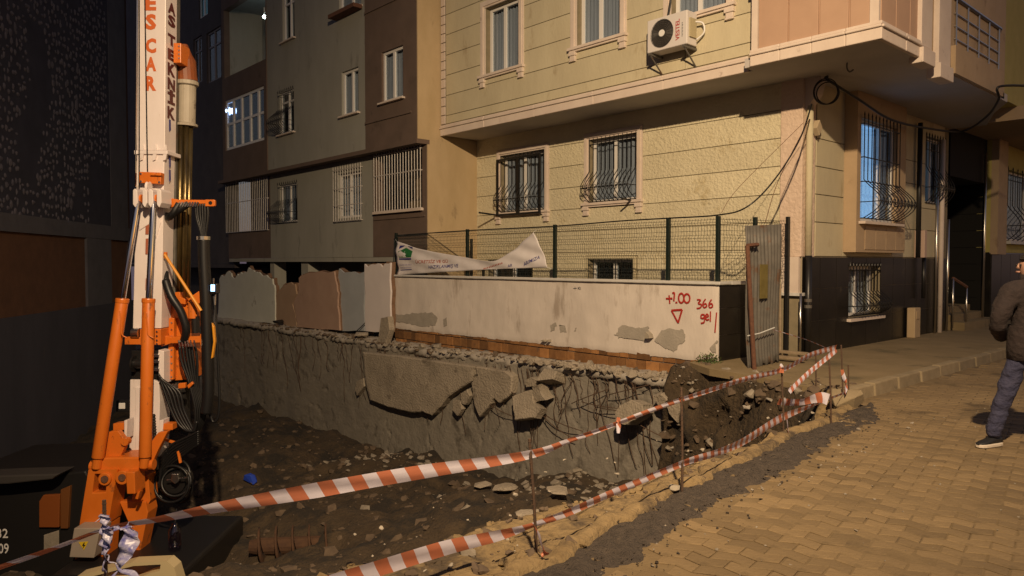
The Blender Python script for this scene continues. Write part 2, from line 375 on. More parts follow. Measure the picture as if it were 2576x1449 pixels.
mb.build('wall_face', M['concrete'], rw, True, recalc=False)
mb = MB()   # rough ledge on top
def ledge_z(x): return -.30 + .10*sst((x+15)/8) + .04*n2(x, 0, 1.3, 64)
xl = frange(-27.5, -6.6, .06); pts = []
for q, (yy, dz) in enumerate([(9.60, -.13), (9.545, -.11), (9.535, -.03), (9.56, .0), (9.7, .03), (9.9, .03), (10.2, .04)]):
    for x in xl: pts.append((x, yy+(.06*n2(x, 0, 1.6, 65)+.05*n2(x, q*.3, 6, 66)+.03*n2(x, q, 15, 68) if q < 5 else 0), ledge_z(x)+dz+.045*n2(x, q, 5, 67)+.03*n2(x, q, 15, 69)))
mb.grid(pts, len(xl), 7); mb.build('ledge', M['cement'], rw, True, recalc=False)
MB().box(-6.85, -6.70, 9.62, 10.1, -3.4, -.2).build('wall_end', M['cementdark'], rw)

def C2(pts): return [(830.6+a*.4268, 830.6+b*.4268) for a, b in pts]
def rough_poly(pts, amp=.02, sub=4):
    out = []; n = len(pts)
    for i in range(n):
        a, b = pts[i], pts[(i+1) % n]
        for k in range(sub):
            p = a.lerp(b, k/sub); q = amp*(noise.noise(p*9)+.6*noise.noise(p*23)); out.append(p+V((q, 0, q*.8*(-1 if i % 2 else 1))))
    return out
def slab(name, px, Yf, thick, m, parent, amp=.02, tilt=0):
    f = rough_poly([PY(x, y, Yf) for x, y in px], amp); c = sum(f, V())/len(f); n = len(f)
    inn = [c+(p-c)*.955+V((0, -.022, 0)) for p in f]; back = [p+V((0, thick, 0)) for p in f]
    if tilt:
        Rm = Matrix.Rotation(tilt, 3, 'X'); f, inn, back = [[c+Rm @ (p-c) for p in L_] for L_ in (f, inn, back)]
    b = MB(); b.add(back+f+inn, [(i+k*n, (i+1) % n+k*n, n+(i+1) % n+k*n, n+i+k*n) for k in range(2) for i in range(n)] + [tuple(range(2*n, 3*n)), tuple(range(n))])
    return b.build(name, m, parent)
SA = C2([(190, 128), (400, 150), (620, 180), (858, 213), (838, 300), (740, 362), (690, 400), (650, 452), (600, 502), (540, 480), (480, 487), (340, 452), (235, 412), (205, 300)])
SB = C2([(862, 215), (1035, 240), (1078, 272), (1070, 372), (1005, 428), (972, 400), (930, 460), (882, 512), (852, 450), (835, 310), (872, 262)])
slab('concrete_slab', SA, 9.42, .2, M['slab'], rw); slab('concrete_slab', SB, 9.42, .2, M['slab'], rw)
slab('concrete_slab', C2([(772, 372), (808, 350), (826, 390), (802, 442), (776, 430)]), 9.44, .08, M['slab'], rw, .01)
slab('concrete_slab', C2([(728, 410), (770, 420), (781, 465), (755, 506), (724, 470)]), 9.44, .08, M['slab'], rw, .01)
slab('concrete_slab', C2([(160, 300), (200, 280), (205, 330), (160, 385), (150, 350)]), 9.47, .1, M['slab'], rw, .01)
for q, (nm, lab, px, Yf, th, tl) in enumerate([
    ('concrete_chunk', 'flat broken concrete piece hanging on rebar below the ledge, near the middle of pit wall', C2([(1070, 390), (1130, 362), (1180, 350), (1198, 428), (1246, 462), (1216, 514), (1110, 530), (1086, 452)]), 9.28, .16, R(-14)),
    ('concrete_chunk', 'grey tilted concrete slab lying on the ledge edge above the hanging piece', C2([(1238, 262), (1258, 228), (1330, 240), (1322, 290), (1225, 302)]), 9.34, .3, R(-20)),
    ('concrete_chunk', 'rounded concrete boulder dangling on rebar at the right end of pit wall', C2([(1680, 485), (1712, 440), (1765, 412), (1840, 440), (1846, 490), (1800, 530), (1745, 560), (1692, 540)]), 9.15, .26, R(-8)),
    ('concrete_chunk', 'small square concrete lump under the ledge left of the tilted slab', C2([(1155, 292), (1190, 275), (1226, 300), (1212, 330), (1160, 335)]), 9.38, .2, 0),
    ('concrete_chunk', 'ragged pale concrete lump standing upright on the hanging piece', C2([(1200, 330), (1235, 320), (1250, 380), (1270, 410), (1200, 430), (1190, 390)]), 9.33, .2, R(8)),
    ('concrete_chunk', 'angular concrete block wedged at the right corner of pit wall', C2([(1905, 385), (1960, 375), (2000, 420), (1985, 465), (1930, 440)]), 9.30, .25, R(10)),
    ('concrete_chunk', 'rough concrete block beside the dark hole at the soil bank', C2([(1990, 440), (2050, 410), (2062, 480), (2050, 540), (2000, 490)]), 9.25, .2, R(-6)),
]):
    tag(slab(nm, px, Yf, th, M['slab'], None, .018, tl), lab, 'concrete chunk', 'loose concrete pieces on the pit wall')
random.seed(11)
for i in range(95):
    x = random.choice([random.uniform(-24, -13), random.uniform(-20, -13), random.uniform(-13, -7), random.uniform(-12.5, -9.5), random.uniform(-9.5, -7)]); L = random.uniform(.35, 1.7); z = ledge_z(x)-.1; p = V((x, 9.50, z)); pts = [p.copy()]
    dx = random.uniform(-.25, .25)
    for k in range(6):
        p = p+V((dx*L/6+random.uniform(-.05, .05), 0, -L/6)); dx += random.uniform(-.12, .12)
        pts.append(V((p.x, rwy(p.x, p.z)-random.uniform(.03, .09), p.z)))
    MB().tube(smooth_pts(pts, 3), random.uniform(.004, .0075), 5).build('rebar', M['rebar'], rw)
for i in range(9):
    x = random.uniform(-11.5, -7.2); z = random.uniform(-1.3, -.5); a = random.uniform(-.5, .5); pts = [V((x+t*math.cos(a), 9.45-.06*math.sin(t*4), z+t*math.sin(a)*.8)) for t in (0, .3, .6, .9)]
    MB().tube(smooth_pts(pts, 3), .008, 5).build('rebar', M['rebar'], rw)
# ================================================================== facade toolkit
def front(Y): return lambda s, d, z: V((s, Y-d, z))
def side(X): return lambda s, d, z: V((X+d, s, z))
def rects(s0, s1, z0, z1, holes):
    S = sorted({s0, s1} | {v for h in holes for v in h[:2] if s0 < v < s1}); Z = sorted({z0, z1} | {v for h in holes for v in h[2:] if z0 < v < z1})
    for a, b in zip(S, S[1:]):
        for c, d in zip(Z, Z[1:]):
            m, n = (a+b)/2, (c+d)/2
            if not any(h[0] < m < h[1] and h[2] < n < h[3] for h in holes): yield a, b, c, d
def wall(W, name, parent, s0, s1, z0, z1, holes, th, m):
    b = MB()
    for a, c, e, f in rects(s0, s1, z0, z1, holes):
        b.add([W(a, 0, e), W(c, 0, e), W(c, 0, f), W(a, 0, f)], [(0, 1, 2, 3)]); b.add([W(a, -th, e), W(c, -th, e), W(c, -th, f), W(a, -th, f)], [(3, 2, 1, 0)])
    for a, c, e, f in list(holes)+[(s0, s1, z0, z1)]:
        a, c, e, f = max(a, s0), min(c, s1), max(e, z0), min(f, z1)
        q = [(a, e), (c, e), (c, f), (a, f)]
        for (p, r), (p2, r2) in zip(q, q[1:]+q[:1]): b.add([W(p, 0, r), W(p2, 0, r2), W(p2, -th, r2), W(p, -th, r)], [(0, 1, 2, 3)])
    return b.build(name, m, parent, recalc=False)
def bands(W, parent, s0, s1, ze, holes, m, gap=.016, proud=.016, name='plaster_panel', cuts=()):
    for z0, z1 in zip(ze, ze[1:]):
        for c0, c1 in zip([s0]+list(cuts), list(cuts)+[s1]):
            left = list(rects(c0+gap*.4, c1-gap*.4, z0+gap/2, z1-gap/2, holes))
            while left:                                   # each connected piece of a course is a panel of its own
                grp = [left.pop()]; i = 0
                while i < len(grp):
                    a, c, e, f = grp[i]; i += 1
                    for r_ in list(left):
                        if min(c, r_[1])-max(a, r_[0]) > -1e-5 and min(f, r_[3])-max(e, r_[2]) > -1e-5: grp.append(r_); left.remove(r_)
                b = MB()
                for a, c, e, f in grp: b.wbox(W, a, c, -.003, proud, e, f)
                b.build(name, m, parent)
def window(W, parent, s0, s1, z0, z1, mull=(.5,), rec=.13, fw=.065, fm=None, curtain=True, transom=None, sill=False, lit=None, glass=None, name='window'):
    fm = fm or M['white']; b = MB(); t0, t1 = -rec-.06, -rec
    b.wbox(W, s0, s0+fw, t0, t1, z0, z1); b.wbox(W, s1-fw, s1, t0, t1, z0, z1)
    b.wbox(W, s0+fw, s1-fw, t0, t1, z0, z0+fw); b.wbox(W, s0+fw, s1-fw, t0, t1, z1-fw, z1)
    for u in mull: c = s0+(s1-s0)*u; b.wbox(W, c-fw*.6, c+fw*.6, t0, t1+.004, z0+fw, z1-fw)
    if transom is not None:
        zt = z0+(z1-z0)*transom; b.wbox(W, s0+fw, s1-fw, t0, t1-.004, zt-fw*.45, zt+fw*.45)
    o = b.build(name, fm, parent)
    e = [s0+fw*.5]+[s0+(s1-s0)*u for u in mull]+[s1-fw*.5]
    zz = [z0+fw*.5] + ([z0+(z1-z0)*transom] if transom is not None else []) + [z1-fw*.5]
    for a, c in zip(e, e[1:]):
        for p, q in zip(zz, zz[1:]): MB().wbox(W, a, c, -rec-.034, -rec-.028, p, q).build('pane', glass or M['glass'], o)
    n = 60; mm = M['curtain'] if curtain else M['darkroom']
    if lit: mm = lit
    amp = .022 if curtain else 0
    pts = [W(s0-.05+(s1-s0+.1)*i/n, -rec-.13+amp*math.sin(i*1.35+s0*3)+amp*.5*math.sin(i*.47), z) for z in (z0-.04, z1+.04) for i in range(n+1)]
    MB().grid(pts, n+1, 2).build('curtain' if curtain else 'dark_opening', mm, o, True, recalc=False)
    if sill: MB().wbox(W, s0-.08, s1+.08, -.02, .09, z0-.045, z0-.002).build('sill', M['trim'], o, bevel=.008)
    return o
def trimbox(W, parent, s0, s1, z0, z1, tw=.13, m=None, brackets=True):
    m = m or M['trim']; b = MB()
    for k, (w0, w1, d) in enumerate(((0, tw, .035), (tw*.25, tw*.75, .06))):
        b.wbox(W, s0-w1, s0-w0, .002, d, z0, z1+w0); b.wbox(W, s1+w0, s1+w1, .002, d, z0, z1+w0); b.wbox(W, s0-w1, s1+w1, .002, d+.002, z1+w0, z1+w1)
    b.build('window_surround', m, parent)
    b = MB(); b.wbox(W, s0-tw-.03, s1+tw+.03, .002, .10, z0-.05, z0); b.wbox(W, s0-tw, s1+tw, .002, .07, z0-.085, z0-.05); sl_ = b.build('window_sill', m, parent)
    if brackets:
        for a in (s0-tw*.5, s1+tw*.5):
            b = MB(); b.wbox(W, a-.085, a+.085, .002, .085, z0-.15, z0-.085); b.wbox(W, a-.065, a+.065, .002, .065, z0-.23, z0-.15); b.wbox(W, a-.075, a+.075, .002, .075, z0-.26, z0-.23)
            b.build('bracket', m, sl_, bevel=.008)
def grille(W, parent, s0, s1, z0, z1, n, belly=.24, m=None, r=.009, stand=.03, rails=(.93,), scroll=True, zb=.5, name='window_grille', squash=1.0):
    m = m or M['iron']; h = z1-z0; b = MB()
    def prof(z):
        u = (z0+h*zb-z)/(h*zb)
        return stand if u <= 0 else stand+belly*(math.sin(math.pi*min(1, u)**1.25) if belly else 0)
    zz = [z1, z1-h*(1-zb)*.5] + [z0+h*zb*(1-k/12) for k in range(13)]
    for i in range(n+1):
        s = s0+(s1-s0)*i/n; b.tube([W(s, prof(z), z) for z in zz], r, 5)
        b.lathe(W(s, stand, z1), (0, 0, 1), [(0, r), (.03, r*1.6), (.09, .001)], 5)
    for f in list(rails)+[.0]:
        z = z0+h*f; d = prof(z)
        b.tube([W(s0, -.02, z), W(s0, d, z), W(s1, d, z), W(s1, -.02, z)], r*1.2, 5)
    if belly:
        zm = z0+h*zb*.42; d = prof(zm); b.tube([W(s0, -.02, zm), W(s0, d, zm), W(s1, d, zm), W(s1, -.02, zm)], r, 5)
        if scroll:
            ax = W(0, 1, 0)-W(0, 0, 0)
            for i in range(n):
                s = s0+(s1-s0)*(i+.5)/n
                b.ring(W(s, d, zm+.035), ax, .026, .006, 8, 4); b.ring(W(s, d, zm-.035), ax, .026, .006, 8, 4)
    return b.build(name, m, parent)
def rect(pf, xl, xr, yt, yb, at='r'):
    """opening from picture edges: left, right, then top and bottom read at the right (or left) edge"""
    xa = xr if at == 'r' else xl; a = pf(xl, (yt+yb)/2); b = pf(xr, (yt+yb)/2); t = pf(xa, yt).z; o = pf(xa, yb).z
    return a, b, o, t

# ================================================================== white boundary wall
YW = 10.05
def C1(pts): return [(958.4+a*.3472, 543+b*.3472) for a, b in pts]
bw = thing('boundary_wall', 'stained whitewashed boundary wall with red sprayed levels and bare bricks at its foot', 'wall', (-11, YW, 0))
wx0, wx1, wt = -15.45, -6.36, 1.30
def plaster_bottom(x): return .03+.06*(x-wx0)/(wx1-wx0)+.025*n2(x, 0, 3, 70)+.014*n2(x, 0, 11, 71)
MB().box(wx0+.02, wx1-.03, YW+.05, YW+.24, -.6, wt-.01).build('wall_core', M['cementdark'], bw)
mb = MB(); xx = frange(wx0, wx1, .06); zz = 26; pts = []
for j in range(zz+1):
    for x in xx:
        zb = plaster_bottom(x); z = zb+(wt-zb)*j/zz; pts.append((x, YW-.010*n2(x, z, 1.3, 72)-.006*n2(x, z, 5, 73)+(.012 if j == 0 else 0), z))
n0 = len(xx); mb.grid(pts, n0, zz+1)
mb.add([(x, YW+.05, plaster_bottom(x)+.004) for x in xx]+[pts[i] for i in range(n0)], [(i, i+1, n0+i+1, n0+i) for i in range(n0-1)])
mb.add([(wx1, YW, z) for z in (.09, wt)]+[(wx1, YW+.24, z) for z in (wt, .09)], [(0, 1, 2, 3)])
mb.build('plaster', M['whitewash'], bw, True, recalc=False)
MB().box(wx0-.04, wx1+.05, YW-.055, YW+.28, wt+.004, wt+.05).build('coping', M['coping'], bw, bevel=.01)
random.seed(5)
for row in range(3):          # bare hollow bricks, each on its own
    z0 = -.40+.197*row; x = wx0+.03-.09*row
    while x < wx1-.25:
        L = random.choice([.19, .19, .29, .25]); x1 = min(x+L, wx1-.06)
        if x1-x > .06 and z0 < plaster_bottom(x)+.02:
            b = MB(); d = random.uniform(-.014, .010); b.box(max(x, wx0)+.008, x1-.008, YW+.020+d, YW+.049, z0+.008, z0+.186)
            b.build('brick', M['brick'], bw, bevel=.004)
        x = x1
for q in ([(75, 702), (150, 716), (240, 706), (370, 700), (412, 740), (390, 790), (300, 802), (150, 772), (92, 762)], [(455, 742), (475, 735), (481, 790), (455, 802)],
          [(1236, 786), (1270, 772), (1266, 820), (1230, 836)], [(1295, 790), (1340, 795), (1348, 842), (1300, 836)], [(1710, 820), (1750, 790), (1830, 812), (1940, 805), (1955, 860), (1900, 900), (1720, 886), (1690, 862)],
          [(2030, 830), (2080, 815), (2210, 830), (2200, 900), (2120, 986), (2060, 960), (1980, 905)], [(1400, 815), (1416, 812), (1412, 835), (1402, 838)], [(2380, 960), (2432, 900), (2436, 985), (2400, 990)], [(68, 480), (100, 500), (105, 540), (70, 575)]):
    f = rough_poly([PY(x, y, YW-.014) for x, y in C1(q)], .045, 8); MB().prism(f, (0, .004, 0)).build('bare_patch', M['cement'], bw)
def stroke(name, runs, m, parent, r=.016):
    b = MB()
    for run in runs:
        p = smooth_pts([PY(x, y, YW-.012) for x, y in C1(run)], 5) if len(run) > 2 else [PY(x, y, YW-.012) for x, y in C1(run)]; b.tube(p, r, 6)
    for v in b.v: v.y = YW-.014+(v.y-(YW-.012))*.2
    return b.build(name, m, parent)
def oval(cx, cy, rx, ry): return [(cx+rx*math.cos(a), cy+ry*math.sin(a)) for a in [2*math.pi*k/12 for k in range(13)]]
stroke('graffiti_level', [[(2065, 600), (2112, 598)], [(2088, 575), (2093, 636)], [(2112, 562), (2126, 560), (2122, 618)], [(2134, 629), (2148, 627)], oval(2176, 596, 19, 34), oval(2217, 598, 21, 32)], M['red_paint'], bw)
stroke('graffiti_triangle', [[(2105, 685), (2182, 680)], [(2182, 680), (2153, 775)], [(2153, 775), (2105, 685)]], M['red_paint'], bw, .018)
stroke('graffiti_number', [[(2290, 607), (2316, 610), (2300, 634), (2324, 644), (2312, 666), (2288, 670)], [(2352, 602), (2333, 635), (2340, 663), (2360, 655), (2353, 636), (2336, 644)], [(2396, 605), (2376, 640), (2383, 665), (2403, 656), (2396, 636), (2379, 645)]], M['red_paint'], bw, .013)
stroke('graffiti_word', [[(2345, 716), (2324, 716), (2319, 738), (2338, 740), (2345, 716)], [(2345, 716), (2342, 768), (2318, 778)], [(2352, 736), (2373, 727), (2362, 712), (2350, 735), (2362, 754), (2377, 748)], [(2388, 692), (2386, 766)], [(2432, 700), (2420, 845)]], M['red_paint'], bw, .013)
stroke('marker_note', [[(1395, 525), (1418, 523)], [(1407, 512), (1407, 536)], [(1428, 514), (1429, 533)], [(1441, 514), (1430, 524)], [(1430, 524), (1442, 533)], [(1446, 516), (1448, 533)]], M['grey_paint'], bw, .005)
slab('plaster_stub', C1([(1912, 888), (1925, 840), (1945, 860), (1952, 888)]), YW-.09, .1, M['rub_pale'], bw, .004)
slab('plaster_stub', C1([(1158, 905), (1180, 896), (1192, 912)]), YW-.07, .08, M['rub_pale'], bw, .003); slab('plaster_stub', C1([(1200, 908), (1216, 896), (1218, 914)]), YW-.07, .08, M['rub_pale'], bw, .003)
# black tiled return of the wall towards the building
Wr = side(wx1+.004)
MB().wbox(Wr, YW+.245, 11.68, -.16, -.02, -.2, wt-.01).build('return_wall', M['joint'], bw)
for i in range(3):
    for j in range(3):
        a = YW+.01+i*.55; MB().wbox(Wr, a+.004, a+.546, -.0205, .004, .10+j*.42-.5*(j == 0), .10+(j+1)*.42-.006-.06*(j == 2)).build('tile', M['black_tile'], bw)
MB().wbox(Wr, YW+.29, 11.68, -.2, .05, wt+.004, wt+.05).build('coping', M['coping'], bw)

# ================================================================== green mesh fence on the wall
fe = thing('mesh_fence', 'dark green welded wire fence on top of the whitewashed boundary wall', 'fence', (-11, 10.16, 1.35))
YFN = 10.16; fz0, fz1 = 1.352, 2.37
def fpost(x, y, z0=fz0, z1=fz1, m=M['fence'], w=.03):
    MB().box(x-w, x+w, y-w, y+w, z0, z1).build('post', m, fe, bevel=.004)
fxs = [PY(px, 650, YFN).x for px in (997, 1176, 1396, 1681, 1806)]
fd = .035
def mesh_panel(A, B, name='wire_panel'):
    A, B = V(A), V(B); L = (B-A).length; t = (B-A)/L; nrm = V((t.y, -t.x, 0)); b = MB(); H = fz1-.05-fz0
    def off(f):
        for c in (.12, .40, .68, .93):
            if abs(f-c) < .05: return fd*(1-abs(f-c)/.05)
        return 0
    fs = sorted({0, 1} | {c+k*.05 for c in (.12, .40, .68, .93) for k in (-1, 0, 1)})
    fs = [f for f in fs if 0 <= f <= 1]; n = int(L/.052)
    for i in range(1, n):
        b.tube([A+t*(L*i/n)+nrm*off(f)+V((0, 0, H*f)) for f in fs], .0030, 3, cap=False)
    for c in (.01, .07, .12, .17, .26, .35, .40, .45, .54, .63, .68, .73, .80, .88, .93, .98):
        b.tube([A+nrm*off(c)+V((0, 0, H*c)), B+nrm*off(c)+V((0, 0, H*c))], .0034, 3, cap=False)
    b.build(name, M['fence'], fe, recalc=False)
for x in fxs: fpost(x, YFN)
for a, c in zip(fxs, fxs[1:]): mesh_panel((a+.03, YFN, fz0+.02), (c-.03, YFN, fz0+.02))
ret = [V((fxs[-1], YFN, fz0)), V((-6.22, 10.85, fz0)), V((-5.98, 11.45, fz0))]
fpost(ret[1].x, ret[1].y); fpost(ret[2].x, ret[2].y, .15, fz1+.02, M['black'], .028); fpost(-6.06, 11.25, .15, 2.1, M['black'], .02)
for a, c in zip(ret, ret[1:]): mesh_panel(a+V((.03, .03, .02)), c+V((-.02, -.03, .02)))
for px in (1186, 1216, 1336): x = PY(px, 650, 11.0).x; fpost(x, 11.0, .3, 2.2 if px == 1186 else 1.62, M['black'], .025)

# ================================================================== torn banner tied to the fence
def C1w(a, b, Y): x, y = C1([(a, b)])[0]; return PY(x, y, Y)
YBN = 10.06
Tb = [(110, 183), (180, 206), (250, 232), (330, 250), (400, 265), (600, 300), (720, 322), (820, 328), (880, 300), (950, 255), (1000, 210), (1050, 165), (1110, 120)]
Bb = [(112, 428), (200, 422), (300, 416), (400, 410), (600, 398), (700, 392), (800, 388), (900, 384), (1000, 380), (1080, 378), (1140, 377), (1180, 376), (1215, 375)]
def yban(x, z):
    g = PY(1180, 650, YBN); return YBN - .020*math.sin((z*9+x*1.8)) - .012*math.sin(z*21+x*5) - .02*n2(x, z, 2.5, 80)
def bfix(p, off=0): return V((p.x, yban(p.x, p.z)-off, p.z))
mats_ban = mat('banner_vinyl', (.72, .68, .68), (.62, .57, .57), 3, .55, .1, 20)
T3 = smooth_pts([C1w(a, b, YBN) for a, b in Tb], 4); B3 = smooth_pts([C1w(a, b, YBN) for a, b in Bb], 4)
nv = 14; pts = [bfix(T3[i].lerp(B3[i], j/nv)) for j in range(nv+1) for i in range(len(T3))]
ban = thing('banner', 'sagging white printed banner tied across the green fence', 'banner', (-13, YBN, 1.4))
cl = MB().grid(pts, len(T3), nv+1).build('cloth', mats_ban, ban, True, recalc=False)
sm = cl.modifiers.new('thick', 'SOLIDIFY'); sm.thickness = .003; sm.offset = 1
def bpoly(name, pts_, m, off=.006):
    b = MB(); out = [bfix(C1w(a, c, YBN), off) for a, c in pts_]; b.add(out, [tuple(range(len(out)))]); return b.build(name, m, ban, recalc=False)
M['ban_green'] = mat('print_green', (.02, .14, .04), rough=.6); M['ban_blue'] = mat('print_blue', (.03, .03, .20), rough=.6); M['ban_red'] = mat('print_red', (.40, .07, .03), rough=.6)
M['ban_white'] = mat('print_white', (.68, .70, .68), rough=.6)
bpoly('logo_sky', [(134, 215), (172, 215), (140, 236), (134, 240)], M['ban_blue']); bpoly('logo_sky', [(190, 218), (228, 226), (226, 240), (212, 234)], M['ban_blue'])
bpoly('logo_house', [(134, 258), (150, 250), (178, 230), (206, 246), (226, 256), (226, 300), (134, 302)], M['ban_green'])
bpoly('logo_figure', [(174, 240), (184, 240), (188, 254), (180, 262), (190, 275), (182, 285), (190, 298), (166, 298), (176, 285), (166, 275), (176, 262), (168, 254)], M['ban_white'], .009)
bpoly('logo_line', [(134, 308), (226, 306), (226, 316), (134, 318)], M['ban_blue'])
TXT = {}
def text_mesh(txt, bold=0.0):
    cu = bpy.data.curves.new('t', 'FONT'); cu.body = txt; cu.size = 1; cu.offset = bold; cu.resolution_u = 2
    o = bpy.data.objects.new('t', cu); COL.objects.link(o); dg = bpy.context.evaluated_depsgraph_get(); dg.update()
    me = bpy.data.meshes.new_from_object(o.evaluated_get(dg)); vs_ = [v.co.copy() for v in me.vertices]; fs = [tuple(p.vertices) for p in me.polygons]
    bpy.data.objects.remove(o); bpy.data.meshes.remove(me); bpy.data.curves.remove(cu)
    x0 = min(v.x for v in vs_); x1 = max(v.x for v in vs_); y1 = max(v.y for v in vs_); y0 = min(0, min(v.y for v in vs_))
    return [V(((v.x-x0)/(x1-x0), (v.y)/.7, 0)) for v in vs_], fs
def btext(txt, p0, p1, h, m, bold=.01):
    vs_, fs = text_mesh(txt, bold); b = MB(); out = []
    for v in vs_:
        a = p0[0]+(p1[0]-p0[0])*v.x; c = p0[1]+(p1[1]-p0[1])*v.x - h*v.y; out.append(bfix(C1w(a, c, YBN), .006))
    b.add(out, fs); b.build('lettering', m, ban, recalc=False)
btext('ÜCRETSİZ VE GÜ', (258, 344), (480, 340), 22, M['ban_red']); btext('HAZIRLANMIŞ VE', (350, 383), (560, 372), 24, M['ban_blue'])
btext('AR', (922, 374), (955, 366), 20, M['ban_blue']); btext('ARIMIZA', (1035, 366), (1150, 310), 26, M['ban_blue'])
M['ban_pale'] = mat('print_faded', (.33, .29, .42), rough=.6)
def worn(x0, y0, x1, y1, n, h, m):      # print too worn to read
    for i in range(n):
        a = x0+(x1-x0)*i/n; c = y0+(y1-y0)*i/n; w_ = (x1-x0)/n*.6; bpoly('worn_print', [(a, c), (a+w_, c-1), (a+w_*random.uniform(.7, 1), c-h), (a+w_*.1, c-h*random.uniform(.8, 1))], m)
worn(136, 362, 224, 358, 9, 12, M['ban_pale']); worn(136, 382, 224, 378, 10, 11, M['ban_pale']); worn(740, 388, 890, 345, 12, 12, M['ban_red'])
bpoly('logo_line', [(134, 390), (224, 386), (224, 391), (134, 396)], M['ban_blue'])
for a, c, e in ((110, 183, (104, 170)), (112, 428, (104, 436)), (1110, 120, (1124, 104)), (1215, 375, (1240, 384))):
    MB().tube([bfix(C1w(a, c, YBN)), C1w(*e, YFN-.03)], .004, 4).build('tie', M['ban_white'], ban)
# ================================================================== yellow apartment building on the corner
YF, XS, ZS, YO, YO2, XO = 11.7, -5.86, 4.66, 10.60, 10.35, -4.15
yb = thing('corner_apartment_building', 'yellow stuccoed apartment building with salmon balcony and overhanging upper floor', 'building', (-9, 13, .1))
WF, WS, WO, WO2 = front(YF), side(XS), front(YO), front(YO2)
xl = -14.30
def pf(x, y): p = PY(x, y, YF); return p
def po(x, y): return PY(x, y, YO)
def R4(f, xl_, xr_, yt, yb_, at='r'):
    a, b, o, t = rect(f, xl_, xr_, yt, yb_, at); return a.x, b.x, o, t
wa = R4(pf, 1261, 1372, 375, 528); wb = R4(pf, 1483, 1604, 333, 502)
ba = R4(pf, 1232, 1338, 655, 790); bb = R4(pf, 1482, 1595, 652, 775)
holesF = [wa, wb, ba, bb]
wall(WF, 'wall', yb, xl, XS-.22, -.6, ZS, holesF, .3, M['groove'])
zg = [2.79+.465*k for k in range(-2, 5)]
bands(WF, yb, xl, XS-.36, [-.55, .9]+zg[:-1]+[ZS-.01], holesF+[(h[0]-.14, h[1]+.14, h[2]-.1, h[3]+.14) for h in (wa, wb)]+[(bb[0]-.1, bb[1]+.1, bb[2], bb[3]+.08)], M['yellow'])
for h in (wa, wb):
    window(WF, yb, *h, mull=(.47,)); trimbox(WF, yb, *h)
grille(WF, yb, wa[0]+.02, wa[1]-.02, wa[2]+.02, wa[3]-.05, 11); grille(WF, yb, wb[0]+.02, wb[1]-.02, wb[2]+.02, wb[3]-.02, 11, .27)
for h, n in ((ba, 8), (bb, 8)):
    window(WF, yb, *h, mull=(.5,), curtain=False); trimbox(WF, yb, *h, tw=.07, m=M['yellow_smooth'], brackets=False); grille(WF, yb, h[0], h[1], h[2], h[3]-.02, n, .18, rails=(.90,), scroll=False)
# black frame fixed in front of one grille, and its rod
b = MB(); fa = (wa[0]-.03, wa[1]-.04, wa[2]-.03, wa[3]-.14); dd = .10
for s0_, s1_ in ((fa[0], fa[0]+.05), (fa[1]-.05, fa[1]), ((fa[0]+fa[1])/2-.045, (fa[0]+fa[1])/2+.045)): b.wbox(WF, s0_, s1_, dd, dd+.04, fa[2], fa[3])
b.wbox(WF, fa[0], fa[1], dd-.003, dd+.037, fa[2]-.045, fa[2]); b.wbox(WF, fa[0], fa[1], dd-.003, dd+.037, fa[3], fa[3]+.045); b.build('black_frame', M['black'], yb)
MB().tube([WF(fa[0]-.02, .05, fa[2]-.02), WF(fa[0]-.05, .62, fa[2]+.02)], .022, 6).build('bracket_rod', M['black'], yb)
MB().tube([WF(wb[1]-.1, .05, wb[2]-.02), WF(wb[1]-.02, .45, wb[2])], .02, 6).build('bracket_rod', M['black'], yb)

# corner pillar
px0 = XS-.37
MB().box(px0, XS+.012, YF-.06, YF+.40, 1.74, ZS).build('corner_pillar', mat('pillar_stucco', (.60, .46, .36), (.66, .52, .42), 3, .9, .8, 16, bdist=.03), yb, bevel=.01)
MB().box(px0+.05, XS-.02, YF-.075, YF+.2, 1.15, 1.74).build('pillar_foot', M['trim'], yb); MB().box(px0, XS+.03, YF-.09, YF+.2, 1.10, 1.15).build('pillar_foot', M['coping'], yb)
MB().prism([V((XS+.005, YF+.02, ZS)), V((XS+.28, YF+.02, ZS)), V((XS+.20, YF+.02, ZS-.30)), V((XS+.005, YF+.02, ZS-.55))], (0, .2, 0)).build('haunch', M['trim'], yb)

# side wall towards the street
yEnd = 18.45
def ps(x, y): return PX(x, y, XS)
Yb0, Yb1, bp = 13.17, 15.35, .24            # projecting bay
w2 = (PX(2326, 430, XS).y, PX(2374, 430, XS).y, PX(2340, 512, XS).z, PX(2340, 345, XS).z)
wd = (PX(2132, 720, XS).y, PX(2212, 720, XS).y, PX(2135, 800, XS).z, 1.58)
wall(WS, 'wall', yb, YF, yEnd, -.2, ZS, [w2, wd, (Yb0+.05, Yb1-.05, 2.0, 4.5)], .3, M['groove'])
bands(WS, yb, YF+.42, Yb0, [1.75]+zg[1:5]+[ZS-.01], [], M['yellow_smooth']); bands(WS, yb, Yb1, yEnd-.3, [1.75]+zg[1:5]+[ZS-.01], [w2], M['yellow_smooth'])
bands(WS, yb, Yb0, Yb1, [1.75, 1.86], [], M['yellow_smooth'])
M['grout'] = mat('tile_grout', (.33, .28, .20), rough=.9)
